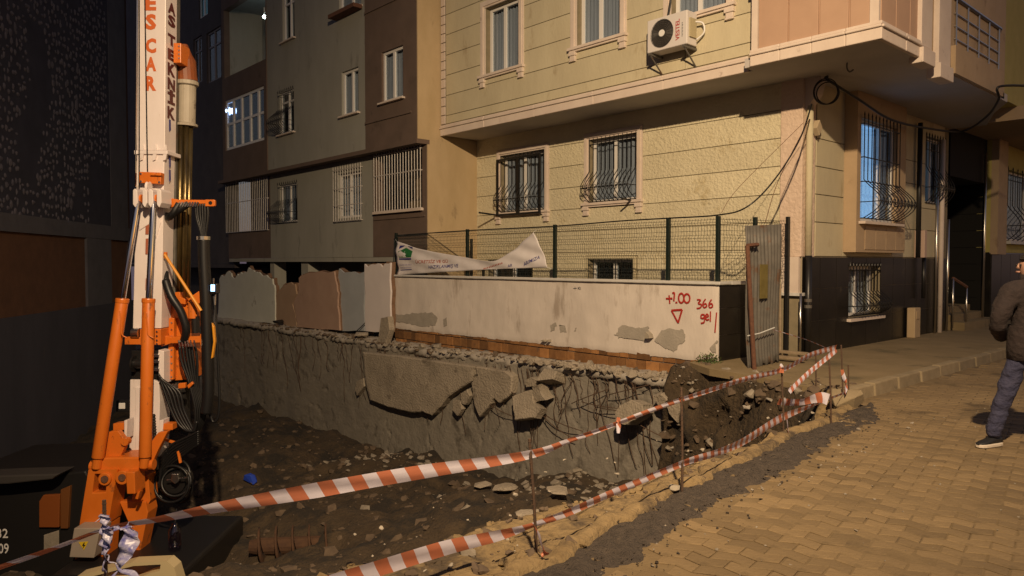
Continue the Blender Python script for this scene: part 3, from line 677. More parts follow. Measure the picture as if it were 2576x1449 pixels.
# black dado tiles
for j, (z0, z1) in enumerate(((.05, .66), (.666, 1.20), (1.206, 1.735))):
    s = YF-.02
    while s < yEnd-.1:
        L = .62; e = min(s+L, yEnd); b = MB()
        for a, c, f, g in rects(s+.006, e-.006, z0, z1, [wd]): b.wbox(WS, a, c, .0132, .022, f, g)
        if b.v: b.build('tile', M['black_tile'], yb)
        s = e
b = MB()
for a, c, f, g in rects(YF-.02, yEnd, .04, 1.738, [wd]): b.wbox(WS, a, c, -.003, .013, f, g)
b.build('tile_grout', M['grout'], yb)
window(WS, yb, *wd, mull=(.5,), curtain=True, rec=.16, glass=M['glass']); grille(WS, yb, wd[0]+.03, wd[1]-.03, wd[2]+.03, wd[3]-.02, 10, .22)
MB().wbox(WS, wd[0]-.06, wd[1]+.06, -.1, .10, wd[2]-.06, wd[2]-.01).build('window_sill', M['trim'], yb)
# bay
M['bay'] = mat('bay_salmon', (.40, .29, .18), (.45, .33, .21), 3, .85, .3, 50, c3=(.30, .21, .13), s3=2, t3=.6)
WB = side(XS+bp)
bz0, bz1 = 1.86, ZS-.005
PXb = lambda x, y: PX(x, y, XS+bp)
wbay = (PXb(2166, 400).y, PXb(2258, 400).y, PXb(2166, 556).z, PXb(2166, 296).z)
wall(WB, 'bay_wall', yb, Yb0+.032, Yb1-.032, bz0, bz1, [wbay], .2, M['bay'])
b = MB(); b.wbox(WB, Yb0, Yb0+.03, -bp, .001, bz0, bz1); b.wbox(WB, Yb1-.03, Yb1, -bp, .001, bz0, bz1); b.wbox(WB, Yb0, Yb1, -bp, .001, bz0-.03, bz0-.001); b.build('bay_cheek', M['bay'], yb)
for k in range(4):
    a = Yb0+.35+(Yb1-.35-Yb0)*k/4; MB().wbox(WB, a+.008, a+(Yb1-.35-Yb0)/4-.008, .001, .012, bz0+.02, wbay[2]-.09).build('bay_panel', M['bay'], yb)
# the lit room behind the bay window
M['litcurtain'] = emis('lit_curtain', (.36, .66, 1.0), .72)
M['sheer'] = mat('sheer_curtain', (.35, .42, .55), (.22, .26, .36), 2, .95, stretch=(1, 9, .2))
wbo = window(WB, yb, *wbay, mull=(.60,), lit=M['sheer'], rec=.08)
n = 30; a0, a1 = wbay[0]+.02, wbay[0]+(wbay[1]-wbay[0])*.56
MB().grid([WB(a0+(a1-a0)*i/n, -.175+.012*math.sin(i*1.1), z) for z in (wbay[2]+.02, wbay[3]-.02) for i in range(n+1)], n+1, 2).build('lit_curtain', M['litcurtain'], wbo, True, recalc=False)
MB().wbox(WB, wbay[0]-.06, wbay[1]+.08, .001, .12, wbay[2]-.05, wbay[2]-.005).build('window_sill', M['trim'], yb)
grille(WB, yb, wbay[0]+.01, wbay[1]-.02, wbay[2]+.05, wbay[3]+.03, 10, .30, rails=(.93, .60, .36), zb=.38, stand=.05)
window(WS, yb, *w2, mull=(.5,), lit=M['sheer'], rec=.10); grille(WS, yb, w2[0], w2[1], w2[2], w2[3], 7, .2, rails=(.93, .8), zb=.55)
MB().grid([WS(w2[0]+.02+(w2[1]-w2[0])*.4*i/8, -.20, z) for z in (w2[2], w2[3]-.1) for i in range(9)], 9, 2).build('lit_curtain', emis('dim_lit_curtain', (.20, .50, .70), .16), yb, recalc=False)
# rain pipe at the corner
b = MB(); py_ = PX(2035, 400, XS+.06).y
b.tube([V((XS+.07, py_, 1.76)), V((XS+.07, py_, 4.2))], .055, 10); b.build('downpipe', M['yellow_smooth'], yb, True)
MB().tube([V((XS+.08, py_, .1)), V((XS+.08, py_, 1.76))], .055, 10).build('downpipe', M['black'], yb, True)
for z in (.9, 1.0): MB().lathe((XS+.08, py_, z), (0, 0, 1), [(0, .06), (.05, .06)], 10).build('pipe_clamp', M['zinc'], yb)
# far pipes and meter box
for px_, z0, z1, r_, m_ in ((2312, 1.75, 4.5, .05, 'black'), (2370, .1, 4.3, .05, 'trim'), (2358, .1, 3.6, .03, 'steel')):
    y_ = PX(px_, 500, XS+.1).y; MB().tube([V((XS+.10, y_, z0)), V((XS+.10, y_, z1))], r_, 8).build('downpipe', M[m_], yb, True)
ym0, ym1 = PX(2300, 610, XS+.02).y, PX(2330, 610, XS+.2).y
mbx = MB().wbox(side(XS), ym0, ym1, .02, .22, PX(2300, 648, XS+.2).z, PX(2300, 577, XS+.2).z).build('meter_box', mat('meter_box_paint', (.50, .36, .29), rough=.6), yb, bevel=.012)
MB().tube([V((XS+.12, (ym0+ym1)/2+.2, .9)), V((XS+.12, (ym0+ym1)/2+.2, 1.75))], .04, 8).build('downpipe', M['black'], yb, True)

# ------------------------------------------------------------------ overhanging floor
xo0, xo1 = PY(1113, 200, YO).x, PY(1893, 90, YO).x
u1 = R4(po, 1222, 1307, -18, 166); u2 = R4(po, 1452, 1562, -110, 88); u3 = R4(po, 1690, 1830, -190, 12)
zt = 9.4
for h in (u1, u2, u3): pass
hu = [(h[0], h[1], h[2], min(h[3], h[2]+1.45)) for h in (u1, u2, u3)]
hu2 = [(h[0], h[1], h[2]+2.95, h[3]+2.95) for h in hu]
wall(WO, 'wall', yb, xo0, xo1, ZS, zt, hu+hu2, .3, M['groove'])
zu = [5.07+.465*k for k in range(10)]
bands(WO, yb, xo0+.16, xo1, [ZS+.22]+zu, hu+hu2+[(h[0]-.14, h[1]+.14, h[2]-.1, h[3]+.14) for h in hu], M['yellow_smooth'], cuts=(PY(2700*.6389, 200, YO).x,))
for h in hu+hu2: window(WO, yb, *h, mull=(.45,)); trimbox(WO, yb, *h, tw=.15)
# left edge quoin: small blocks
z = ZS+.22
while z < zt-.2:
    MB().wbox(WO, xo0-.02, xo0+.13, .002, .03, z+.006, z+.20).build('quoin', M['trim'], yb, bevel=.006); z += .21
MB().box(xo0, xo0+.03, YO+.3, YF, ZS, zt).build('return_wall', M['yellow_smooth'], yb)
# cornice: three stepped courses, in lengths
def cornice(W, s0, s1, parent, n, z=ZS):
    for i in range(n):
        a, c = s0+(s1-s0)*i/n, s0+(s1-s0)*(i+1)/n; b = MB(); j = random.uniform(-.004, .004)
        b.wbox(W, a+.002, c-.002, -.02, .045+j, z-.045, z+.11); b.wbox(W, a+.002, c-.002, -.02, .075+j, z+.112, z+.15); b.wbox(W, a+.002, c-.002, -.02, .05+j, z+.152, z+.20)
        b.build('cornice', M['trim'], parent, bevel=.012)
cornice(WO, xo0-.04, xo1-.05, yb, 5)
# salmon balcony block on the right
zsp = PY(2000, 20, YO2).z
xb0, xb1 = PY(1893, 90, YO2).x, XO
MB().box(xb0, xb1-.02, YO2+.02, YO2+.25, ZS, 6.6).build('balcony_wall', M['pink'], yb)
xp = [PY(p, 60, YO2).x for p in (1908, 1984, 2061, 2137, 2190)]
for a, c in zip(xp, xp[1:]): MB().box(a+.012, c-.012, YO2-.012, YO2+.021, ZS+.2, 5.76).build('balcony_panel', M['pink'], yb, bevel=.006)
MB().box(xb0, xp[0], YO2-.03, YO2+.021, ZS+.2, 6.6).build('pilaster', M['trim'], yb); MB().box(xp[-1], xb1, YO2-.03, YO2+.021, ZS+.2, 6.6).build('pilaster', M['trim'], yb)
MB().box(xp[0]-.1, xp[-1], YO2-.09, YO2+.1, 5.765, 5.81).build('balcony_rail', M['iron'], yb)
MB().box(xp[0], xp[-1], YO2+.0, YO2+.05, 5.82, 6.6).build('balcony_glazing', M['glass'], yb)
cornice(WO2, xb0-.02, xb1+.05, yb, 4)
WX = side(XO)
yc1 = PX(2322, 100, XO).y
MB().box(XO-.25, XO-.02, YO2+.25, 16, ZS, 6.9).build('balcony_wall', M['bay'], yb)
yp = [YO2+.05, YO2+.55, YO2+1.05, yc1]
for a, c in zip(yp, yp[1:]): MB().wbox(WX, a+.01, c-.01, -.021, .0, ZS+.2, 6.6).build('balcony_panel', M['pink'], yb)
cornice(WX, YO2-.04, yc1+.1, yb, 2)
for p0, p1, dz in ((2318, 2345, .0), (2362, 2392, -.10)):
    a, c = PX(p0, 120, XO+.06).y, PX(p1, 120, XO+.06).y
    b = MB(); b.wbox(WX, a, c, -.1, .06, ZS+.1+dz, 7.2); b.wbox(WX, a-.03, c+.03, -.1, .10, ZS-.12+dz, ZS+.1+dz); b.build('pilaster', M['trim'], yb, bevel=.01)
# open balcony with railing further on
a, c = PX(2396, 120, XO).y, PX(2505, 150, XO).y
MB().box(XO-1.6, XO+.05, a, c+.3, ZS-.02, ZS+.42).build('balcony_slab', M['bay'], yb)
rl = MB(); rz = 5.85
for zz_ in (ZS+.55, ZS+.75, ZS+.95): rl.tube([V((XO, a+.1, zz_)), V((XO, c+.2, zz_))], .012, 5)
rl.tube([V((XO, a+.05, rz)), V((XO, c+.25, rz))], .03, 6)
rl.build('railing', M['steel'], yb)
for k in range(5): y_ = a+.15+(c-a)*k/4; MB().tube([V((XO, y_, ZS+.42)), V((XO, y_, rz))], .018, 6).build('baluster', M['steel'], yb)
MB().box(XO-1.7, XO-1.6, a, c+2.5, ZS, 8).build('wall', M['trim'], yb)
# soffit
b = MB(); b.prism([V((xo0+.02, YO+.02, ZS-.03)), V((xo1, YO+.02, ZS-.03)), V((xo1, YO2+.03, ZS-.03)), V((XO-.02, YO2+.03, ZS-.03)), V((XO-.02, 16.2, ZS-.03)), V((XO-.5, 17.2, ZS-.03)), V((XO-1.0, yEnd+.1, ZS-.03)), V((XS-.3, yEnd+.1, ZS-.03)), V((XS-.3, YF+.3, ZS-.03)), V((xo0+.02, YF+.3, ZS-.03))], (0, 0, .14)); b.build('soffit', M['soffit'], yb)
MB().box(xo0, XS, YF+.3, 20, 9.2, 9.4).build('roof', M['soffit'], yb)
MB().tube(smooth_pts([V((-4.95, 11.2, ZS-.04)), V((-4.95, 11.2, ZS-.12)), V((-4.93, 11.24, ZS-.17)), V((-4.89, 11.28, ZS-.14))], 4), .012, 6).build('hook', M['zinc'], yb)

# ------------------------------------------------------------------ entrance recess and the next house
M['entr_tile'] = mat('entrance_tile', (.010, .009, .008), rough=.55, spec=.2)
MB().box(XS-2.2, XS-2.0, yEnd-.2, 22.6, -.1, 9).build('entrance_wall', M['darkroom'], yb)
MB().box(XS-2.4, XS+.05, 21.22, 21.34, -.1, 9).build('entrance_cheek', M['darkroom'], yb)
for k in range(8): MB().box(XS-2.0, XS-.02, 21.195, 21.215, .35+k*.42, .35+k*.42+.41).build('tile', M['entr_tile'], yb)
MB().box(XS-1.999, XS-.31, yEnd-.1, yEnd, 0, ZS-.05).build('entrance_cheek', M['black_tile'], yb)
for k in range(7): MB().box(XS-1.995, XS-1.975, yEnd+.02, 21.1, .3+k*.55, .3+k*.55+.535).build('tile', M['entr_tile'], yb)
for k, (d0, z1) in enumerate(((1.0, .30), (.6, .45), (.2, .60))): MB().box(XS-2.0, XS-d0*.0-.3*k+.35, yEnd+.15+.1*k, 21.0, -.1, z1).build('step', M['walk'], yb)
for px_, z0, z1 in ((2385, .1, 2.6), (2476, .1, 4.3)):
    p = PX(px_, 600, XS+.1); MB().tube([V((p.x, p.y, z0)), V((p.x, p.y, z1))], .03, 8).build('steel_post', M['steel'], yb, True)
hr = MB(); q = [PX(2398, 700, XS+.2), PX(2432, 722, XS+.3)]
hr.tube([q[0], q[1]], .035, 6); hr.build('handrail', M['rust'], yb)
for p in q: MB().tube([V((p.x, p.y, .2)), p], .022, 6).build('rail_post', M['steel'], yb, True)

nh = thing('neighbouring_house', 'dim house with yellow-green wall and barred window beyond the black entrance', 'house', (-6, 23, .1))
NW = side(XS+.1)
nw = (PX(2530, 560, XS+.1).y, PX(2640, 560, XS+.1).y, PX(2530, 606, XS+.1).z, PX(2530, 425, XS+.1).z)
M['lime'] = mat('wall_yellow_green', (.42, .36, .11), (.48, .41, .14), 3, .9, .3, 40)
wall(NW, 'wall', nh, 21.2, 34, 1.9, ZS+3, [nw], .3, M['lime']); MB().wbox(NW, 21.2, 21.95, .001, .16, 1.85, ZS+.2).build('pilaster', M['bay'], nh)
MB().wbox(NW, 21.2, 34, -.3, .02, 0, 1.88).build('dado', M['black_tile'], nh)
for k in range(8): MB().wbox(NW, 21.25+k*.8, 22.03+k*.8, .021, .035, .2, 1.86).build('tile', M['black_tile'], nh)
window(NW, nh, *nw, mull=(.5,)); grille(NW, nh, *nw, 10, .3, M['iron'], .012)
MB().wbox(NW, nw[0]-.1, nw[1]+.1, .001, .15, nw[2]-.08, nw[2]).build('window_sill', M['coping'], nh)
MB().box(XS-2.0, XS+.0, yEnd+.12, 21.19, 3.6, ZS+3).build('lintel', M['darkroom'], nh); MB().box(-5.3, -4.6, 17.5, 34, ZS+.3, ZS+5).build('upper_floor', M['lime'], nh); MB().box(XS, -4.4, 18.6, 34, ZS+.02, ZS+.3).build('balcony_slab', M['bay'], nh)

# ------------------------------------------------------------------ things on the yellow building
ac = thing('air_conditioner', 'white air conditioner outdoor unit with round fan, on the yellow upper wall', 'air conditioner', (PY(1680, 120, YO-.2).x, YO-.25, 5.6))
f0, f1 = PY(1628, 100, YO-.36), PY(1707, 100, YO-.36); az0, az1 = PY(1628, 139, YO-.36).z, PY(1628, 60, YO-.36).z
AX0, AX1 = f0.x, f0.x+.80; AY = YO-.36; az0 = PY(1628, 135, AY).z; az1 = az0+.545
MB().box(AX0, AX1, AY, AY+.28, az0, az1).build('casing', mat('ac_casing', (.62, .58, .56), rough=.45), ac, bevel=.015)
fcx, fcz, fr_ = AX0+.31, (az0+az1)/2, .225
MB().lathe((fcx, AY-.002, fcz), (0, 1, 0), [(0, fr_), (.001, fr_)], 32).build('fan_opening', mat('fan_blades_grey', (.075, .066, .058), (.045, .04, .036), 14, .6), ac)
b = MB()
for rr in (.06, .09, .12, .15, .18, .21, .228): b.ring((fcx, AY-.012, fcz), (0, 1, 0), rr, .003, 28, 4)
for k in range(20): t_ = 2*math.pi*k/20; b.tube([V((fcx+.05*math.cos(t_), AY-.012, fcz+.05*math.sin(t_))), V((fcx+.228*math.cos(t_), AY-.012, fcz+.228*math.sin(t_)))], .0025, 3)
b.build('fan_guard', M['black'], ac)
MB().lathe((fcx, AY-.022, fcz), (0, 1, 0), [(0, .055), (.012, .06)], 20).build('fan_hub', M['white'], ac)
vs_, fs = text_mesh('VESTEL', .02); b = MB()
b.add([V((AX0+.655-v.y*.075, AY-.004, az0+.09+v.x*.34)) for v in vs_], fs); b.build('brand_lettering', mat('ac_red', (.40, .03, .03), rough=.5), ac, recalc=False)
b = MB(); [b.box(AX0+.70, AX0+.712+.006*(k % 3), AY-.004, AY-.002, az0+.13+k*.017, az0+.139+k*.017) for k in range(14)]; b.build('small_print', M['grey_paint'], ac)
for x in (AX0+.06, AX1-.06):
    b = MB(); b.box(x-.02, x+.02, AY-.02, YO, az0-.045, az0-.005); b.tube([V((x, AY+.02, az0-.04)), V((x, YO, az0-.32))], .014, 5); b.build('bracket', M['zinc'], ac)
MB().box(AX1, AX1+.03, AY+.05, AY+.22, az0+.12, az1-.12).build('service_cover', mat('ac_cover', (.42, .36, .22), rough=.6), ac)
b = MB(); b.tube(smooth_pts([V((AX1+.02, AY+.2, az1-.16)), V((AX1+.13, AY+.25, az1-.2)), V((AX1+.14, AY+.27, az0+.2)), V((AX1+.02, AY+.24, az0+.1))], 6), .016, 6); b.build('refrigerant_pipe', M['white'], ac, True)
MB().tube(smooth_pts([V((AX0+.22, AY+.25, az1)), V((AX0+.24, YO-.02, az1+.5)), V((AX0+.26, YO-.02, az1+1.6))], 4), .02, 6).build('hose', M['rubber'], ac)

def cable(name, pts, r, label, m='rubber', group='cables strung on the corner building'):
    return tag(MB().tube(smooth_pts(pts, 8), r, 5).build(name, M[m], None, True), label, 'cable', group)
cp = PD(2078, 232, 11.9)
cc = thing('cable_coil', 'black cable wound in a loose loop hanging under the soffit corner', 'cable', cp)
b = MB(); b.ring(cp, FH, .19, .012, 28, 5); b.ring(cp+V((.03, 0, -.02)), FH+V((.1, .1, .1)), .17, .010, 28, 5); b.ring(cp+V((-.02, .03, .02)), FH+V((-.1, 0, .2)), .20, .009, 28, 5); b.build('loop', M['rubber'], cc, True)
MB().tube(smooth_pts([cp+V((0, 0, .19)), cp+V((.02, 0, .25)), PD(2074, 196, 11.9)], 4), .018, 5).build('tail', M['rubber'], cc, True)
cable('cable', [PD(2080, 200, 11.9), PD(2160, 250, 12.4), PD(2240, 300, 13.2), PD(2330, 322, 14.5), PD(2420, 330, 15.5), PD(2480, 295, 14.2), PD(2512, 250, 13.2), PD(2514, 218, 13.0), PD(2600, 216, 13.2)], .022, 'thick black cable sagging along the soffit over the barred windows')
cable('cable', [PD(2042, 262, 11.7), PD(2012, 350, 11.4), PD(1950, 450, 11.2), PD(1880, 520, 11.0), PY(1806, 541, YFN), PY(1680, 549, YFN), PY(1560, 556, YFN), PY(1396, 569, YFN), PY(1176, 580, YFN), PY(1000, 592, YFN)], .012, 'black cable dropping from the corner pillar and running along the fence top')
cable('cable', [PD(2036, 300, 11.5), PD(1960, 450, 11.4), PD(1925, 560, 11.3)], .005, 'thin grey wire slanting from the corner pillar towards the sheet metal', 'rust')
cable('cable', [PD(2020, 310, 11.5), PD(1860, 470, 11.2), PD(1815, 535, 11.0)], .004, 'thin faint wire slanting from the pillar to the tallest fence post', 'rust')
cable('cable', [PY(992, 600, YFN-.05), PY(986, 700, YFN-.1), PY(960, 760, 9.95), PY(925, 805, 9.9), PY(898, 832, 9.85)], .012, 'black cable hanging down from the left fence post to the ledge')
jb = PX(2058, 320, XS+.1)
tag(MB().hexa([jb+V((0, y_, z_)) + V((d_, 0, 0)) for d_ in (-.06, .03) for y_, z_ in ((-.10, -.02), (0, -.14), (.10, .0), (0, .12))]).build('junction_box', mat('box_beige', (.45, .36, .24), rough=.6), None, bevel=.008), 'small beige junction box dangling beside the corner downpipe', 'junction box')
ub0 = PX(2281, 800, -5.8); ubx = PY(2302, 800, ub0.y).x; ub1 = PX(2316, 800, ubx)
ub = thing('utility_cabinet', 'beige street utility cabinet standing at the foot of the black dado', 'cabinet', (-5.6, ub0.y, .12))
MB().box(-5.8, ubx, ub0.y, ub1.y, .12, PX(2282, 776, -5.7).z).build('body', mat('cabinet_beige', (.42, .31, .18), (.47, .35, .21), 3, .6), ub, bevel=.015)
MB().box(ubx+.001, ubx+.012, ub0.y+.05, ub1.y-.05, .5, PX(2282, 784, -5.7).z).build('door', mat('cabinet_door', (.46, .34, .20), rough=.55), ub, bevel=.01)
# ================================================================== brown and grey apartment building on the left
YU, YL = 9.93, 10.2
gb = thing('brown_apartment_building', 'dim brown and grey apartment building with barred windows left of the yellow one', 'building', (-20, 11, 1.8))
WU, WL = front(YU), front(YL)
pu_ = lambda x, y: PY(x, y, YU); pl_ = lambda x, y: PY(x, y, YL)
xr = -14.22; xa = PY(919, 300, YU).x; xb_ = PY(671, 300, YU).x; xc = PY(560, 300, YU).x
zm = PY(918, 377, YU).z; zb_ = PY(800, 648, YL).z; ztop = 13.5
hb1 = R4(pu_, 960, 1014, 112, 244); hg1 = R4(pu_, 857, 899, 166, 281); hg2 = R4(pu_, 700, 737, 221, 330); hg3 = R4(pu_, 708, 738, -35, 93); hg4 = R4(pu_, 850, 905, -150, 12)
hole_u = [hb1, hg1, hg2, hg3, hg4]
wall(WU, 'brown_wall', gb, xa, xr-.032, zm, ztop, [hb1, (hb1[0], hb1[1], hb1[2]+2.9, hb1[3]+2.9)], .3, M['brown'])
wall(front(YU+.03), 'grey_wall', gb, xb_, xa, zm, ztop, [hg1, hg2, hg3, hg4], .3, M['grey'])
MB().box(xr-.03, xr, YU+.002, 14, zm, ztop).build('party_wall', M['ochre'], gb)
MB().box(xr-.03, xr-.001, YL+.002, 14, -.5, zm).build('party_wall', M['ochre'], gb)
window(WU, gb, *hb1, mull=(.5,), rec=.06, sill=True); window(WU, gb, hb1[0], hb1[1], hb1[2]+2.9, hb1[3]+2.9, mull=(.5,), rec=.06, sill=True)
for h, cu in ((hg1, True), (hg2, False), (hg3, False), (hg4, True)): window(front(YU+.03), gb, *h, mull=(.55,), rec=.06, curtain=cu, transom=.75 if cu is False else None, sill=True)
grille(front(YU+.03), gb, hg2[0]-.05, hg2[1], hg2[2], hg2[3], 8, .36, zb=.6)
for z in (PY(1000, 290, YU).z, PY(960, 15, YU).z):     # thin projecting courses on the brown bay
    MB().wbox(WU, xa+.02, xr-.25, .001, .03, z-.025, z+.025).build('string_course', M['brown'], gb)
bz = PY(905, 8, YU).z
MB().wbox(WU, hg4[0]-.1, hg4[1]+.1, .001, .25, hg4[2]-.12, hg4[2]-.02).build('sill_slab', M['rust'], gb)
MB().wbox(WU, xb_-4, xr, -.33, .03, zm-.10, zm+.003).build('floor_beam', M['brown'], gb)
# lower storey
l1 = R4(pl_, 850, 910, 428, 545); l2 = R4(pl_, 702, 748, 458, 558); l3 = R4(pl_, 945, 1062, 368, 523)
xa2 = PY(938, 500, YL).x; xb2 = PY(680, 500, YL).x
wall(WL, 'grey_wall', gb, xb2, xa2, zb_, zm, [l1, l2], .3, M['grey']); wall(WL, 'brown_wall', gb, xa2, xr-.032, zb_, zm, [l3], .25, M['brown'])
window(WL, gb, *l1, mull=(.45,), rec=.08); window(WL, gb, *l2, mull=(.5,), rec=.08, curtain=False)
grille(WL, gb, l1[0]-.15, l1[1]+.05, l1[2]-.08, l1[3]+.12, 11, 0, M['ironwhite'], .011, .06, (.98, .62, .3)); grille(WL, gb, l2[0]-.04, l2[1]+.02, l2[2], l2[3], 9, .34, zb=.6)
# caged balcony: back wall, goods and pale bars
MB().box(l3[0]-.2, l3[1]+.1, YL+1.15, YL+1.25, l3[2]-.2, l3[3]+.2).build('balcony_back_wall', M['ochre'], gb)
for px_, pw_, y0_, y1_ in ((962, 18, 430, 478), (962, 16, 495, 530), (1012, 14, 430, 500), (990, 8, 440, 480)):
    p = PY(px_, y1_, YL+.9); q = PY(px_+pw_, y0_, YL+.9); MB().box(p.x, q.x, YL+1.02, YL+1.14, p.z, q.z).build('balcony_shutter', M['darkroom'], gb)
grille(WL, gb, l3[0], l3[1], l3[2], l3[3], 17, 0, M['ironwhite'], .013, .05, (.98, .62))
MB().wbox(WL, l3[0]-.05, l3[1]+.05, .001, .08, l3[2]-.06, l3[2]).build('balcony_rail', M['trim'], gb)
MB().wbox(WL, xa2+.05, xr-.1, .001, .025, PY(1000, 548, YL).z-.02, PY(1000, 548, YL).z+.02).build('string_course', M['brown'], gb)
# left bay with balcony and the wide window
zz1, zz0 = PY(615, 182, YU).z, PY(615, 1, YU).z
wl1 = R4(pu_, 566, 664, 214, 352); bal = R4(pu_, 563, 668, 2, 148); lg = R4(pl_, 572, 676, 432, 578)
bal = (bal[0], bal[1], bal[2], bal[2]+2.3)
wall(WU, 'brown_wall', gb, xc, xb_, zm, ztop, [wl1, bal, (wl1[0], wl1[1], wl1[2]+5.8, wl1[3]+5.8)], .2, M['brown'])
window(WU, gb, *wl1, mull=(.2, .42, .64, .84), transom=.52, rec=.04, curtain=False, fw=.09)
# two added glowing globes stand in for lights mirrored in the wide window
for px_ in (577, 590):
    p = PY(px_, 280, YU+.155); t = thing('reflection_globe', 'left of two added bluish globes standing for lights reflected in the wide balcony window' if px_ == 577 else 'right of two added bluish globes standing for lights reflected in the wide balcony window', 'lamp', p, 'added reflection globes behind the wide window')
    MB().lathe(p+V((0, 0, -.13)), (0, 0, 1), [(0, .02), (.05, .11), (.13, .15), (.21, .11), (.26, .02)], 12).build('globe', emis('reflection_glow', (.45, .62, 1.0), 6), t, True); MB().tube([p+V((0, 0, .13)), p+V((0, 0, .5))], .01, 5).build('added_cord', M['rubber'], t)
b = MB(); b.box(bal[0]-.1, bal[1]+.1, YU+1.4, YU+1.5, bal[2]-.2, bal[3]+.2); b.build('balcony_back_wall', M['grey'], gb)
b = MB(); b.box(bal[0]-.15, bal[0]-.1, YU+.2, YU+1.4, bal[2]-.2, bal[3]+.2); b.box(bal[0]-.1, bal[1]+.1, YU+.2, YU+1.4, bal[3]+.15, bal[3]+.2); b.build('balcony_cheek', M['grey'], gb)
MB().box(bal[1]-.9, bal[1]-.1, YU+1.36, YU+1.399, bal[2]-.2, bal[2]+1.6).build('balcony_door', mat('door_dark_blue', (.03, .04, .10), rough=.6), gb)
p = PY(665, 42, YU+.5); bl = thing('balcony_lamp', 'small bright white bulb lit under the balcony ceiling', 'lamp', p)
MB().lathe(p+V((0, 0, -.06)), (0, 0, 1), [(0, .01), (.03, .05), (.07, .055), (.11, .02)], 12).build('bulb', emis('bulb_white', (.75, 1, 1), 25), bl, True); MB().tube([p+V((0, 0, .05)), p+V((0, 0, .3))], .02, 6).build('holder', M['white'], bl)
lamp_light('bulb_light', p+V((0, 0, -.12)), 4, (.8, .95, 1), .04, bl)
wall(WL, 'brown_wall', gb, xc-.3, xb2, zb_, zm, [lg], .2, M['brown'])
MB().box(lg[0]-.1, lg[1]+.1, YL+.9, YL+1.0, lg[2]-.2, lg[3]+.2).build('balcony_back_wall', mat('dark_violet_wall', (.10, .09, .15), rough=.9), gb)
grille(WL, gb, lg[0], lg[1], lg[2], lg[3], 24, 0, M['ironwhite'], .012, .05, (.98, .55))
MB().box(xc-.3, xr-.04, YL+1.6, YL+1.8, -.6, zb_).build('basement_wall', M['grey'], gb)
MB().box(xc-.3, xr-.04, YL+.01, YL+1.8, zb_-.12, zb_-.005).build('basement_soffit', M['grey'], gb)
for px0_, px1_ in ((680, 690), (758, 775), (922, 940)):
    a, c = PY(px0_, 670, YL+.1).x, PY(px1_, 670, YL+.1).x; MB().box(a, c, YL+.1, YL+.5, -.5, zb_-.1).build('column', M['grey'], gb)
for px0_, px1_ in ((620, 678), (692, 755)): a, c = PY(px0_, 670, YL+1.5).x, PY(px1_, 670, YL+1.5).x; MB().box(a, c, YL+1.5, YL+1.599, .2, zb_-.1).build('basement_opening', M['darkroom'], gb)
MB().box(xc-.3, xr, 14, 14.2, -1, ztop).build('rear_wall', M['grey'], gb); MB().box(xc-.3, xr, YU, 14.2, ztop, ztop+.2).build('roof', M['grey'], gb)
MB().box(xc-.03, xc-.001, YU+.21, 14, zm, ztop).build('gable_wall', M['brown'], gb)

# ================================================================== remains of demolished walls on the ledge
M['ruin_core'] = mat('ruin_core', (.15, .085, .05), (.22, .13, .08), 7, .95, .8, 20)
def ruin(name, label, px, Y, m, th=.05, cat='broken wall'):
    f = rough_poly([PY(x, y, Y) for x, y in px], .035, 5); f = [p+V((random.uniform(-.03, .03), 0, .05*noise.noise(p*14)+random.uniform(-.055, .055))) if p.z > .8 else p for p in f]; o = MB().prism(f, (0, th, 0)).build(name, m, None)
    c_ = sum(f, V())/len(f); g = [V((c_.x+(p.x-c_.x)*1.01, p.y+th+.002, p.z+(.10*noise.noise(p*5+V((3, 3, 3)))+.03 if p.z > .3 else 0))) for p in f]; MB().prism(g, (0, .10, 0)).build('brick_core', M['ruin_core'], o)
    return tag(o, label, cat, 'wall remains on the ledge')
ruin('broken_wall', 'pale green plastered wall remnant with ragged top at the far end of ledge', [(548, 800), (552, 700), (575, 682), (590, 700), (600, 690), (625, 680), (640, 682), (660, 690), (685, 705), (691, 730), (692, 815)], 9.86, mat('plaster_pale_green', (.54, .55, .49), (.60, .61, .55), 2, .9, .4, 30, c3=(.30, .28, .24), s3=2, t3=.63))
ruin('broken_wall', 'cracked tan wall remnant next to the green one', [(691, 815), (692, 742), (715, 715), (742, 712), (745, 740), (735, 765), (742, 790), (748, 823)], 9.90, mat('plaster_tan', (.33, .22, .145), (.38, .26, .175), 2.5, .9, .4, 30, c3=(.20, .13, .08), s3=2, t3=.62))
ruin('broken_wall', 'taller salmon wall remnant with diagonal crack left of the blue-grey panel', [(749, 824), (744, 790), (738, 762), (750, 738), (752, 705), (760, 692), (840, 685), (849, 730), (849, 770), (854, 831)], 9.86, mat('plaster_salmon', (.36, .235, .175), (.41, .275, .205), 2.5, .9, .4, 30, c3=(.24, .155, .11), s3=1.7, t3=.62))
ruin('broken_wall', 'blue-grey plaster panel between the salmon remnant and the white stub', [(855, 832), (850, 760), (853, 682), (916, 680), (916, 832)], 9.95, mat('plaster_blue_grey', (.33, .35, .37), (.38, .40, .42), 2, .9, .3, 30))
ruin('broken_wall', 'clean white wall stub beside the left fence post', [(918, 834), (917, 667), (950, 664), (982, 668), (981, 835)], 9.88, mat('plaster_white', (.62, .56, .55), (.68, .62, .60), 2, .9, .2, 40), .05)
tag(slab('broken_post', [(952, 862), (960, 800), (978, 796), (982, 830), (972, 864)], 9.62, .12, M['slab'], None, .01), 'leaning broken concrete post at the foot of the white stub', 'concrete chunk')

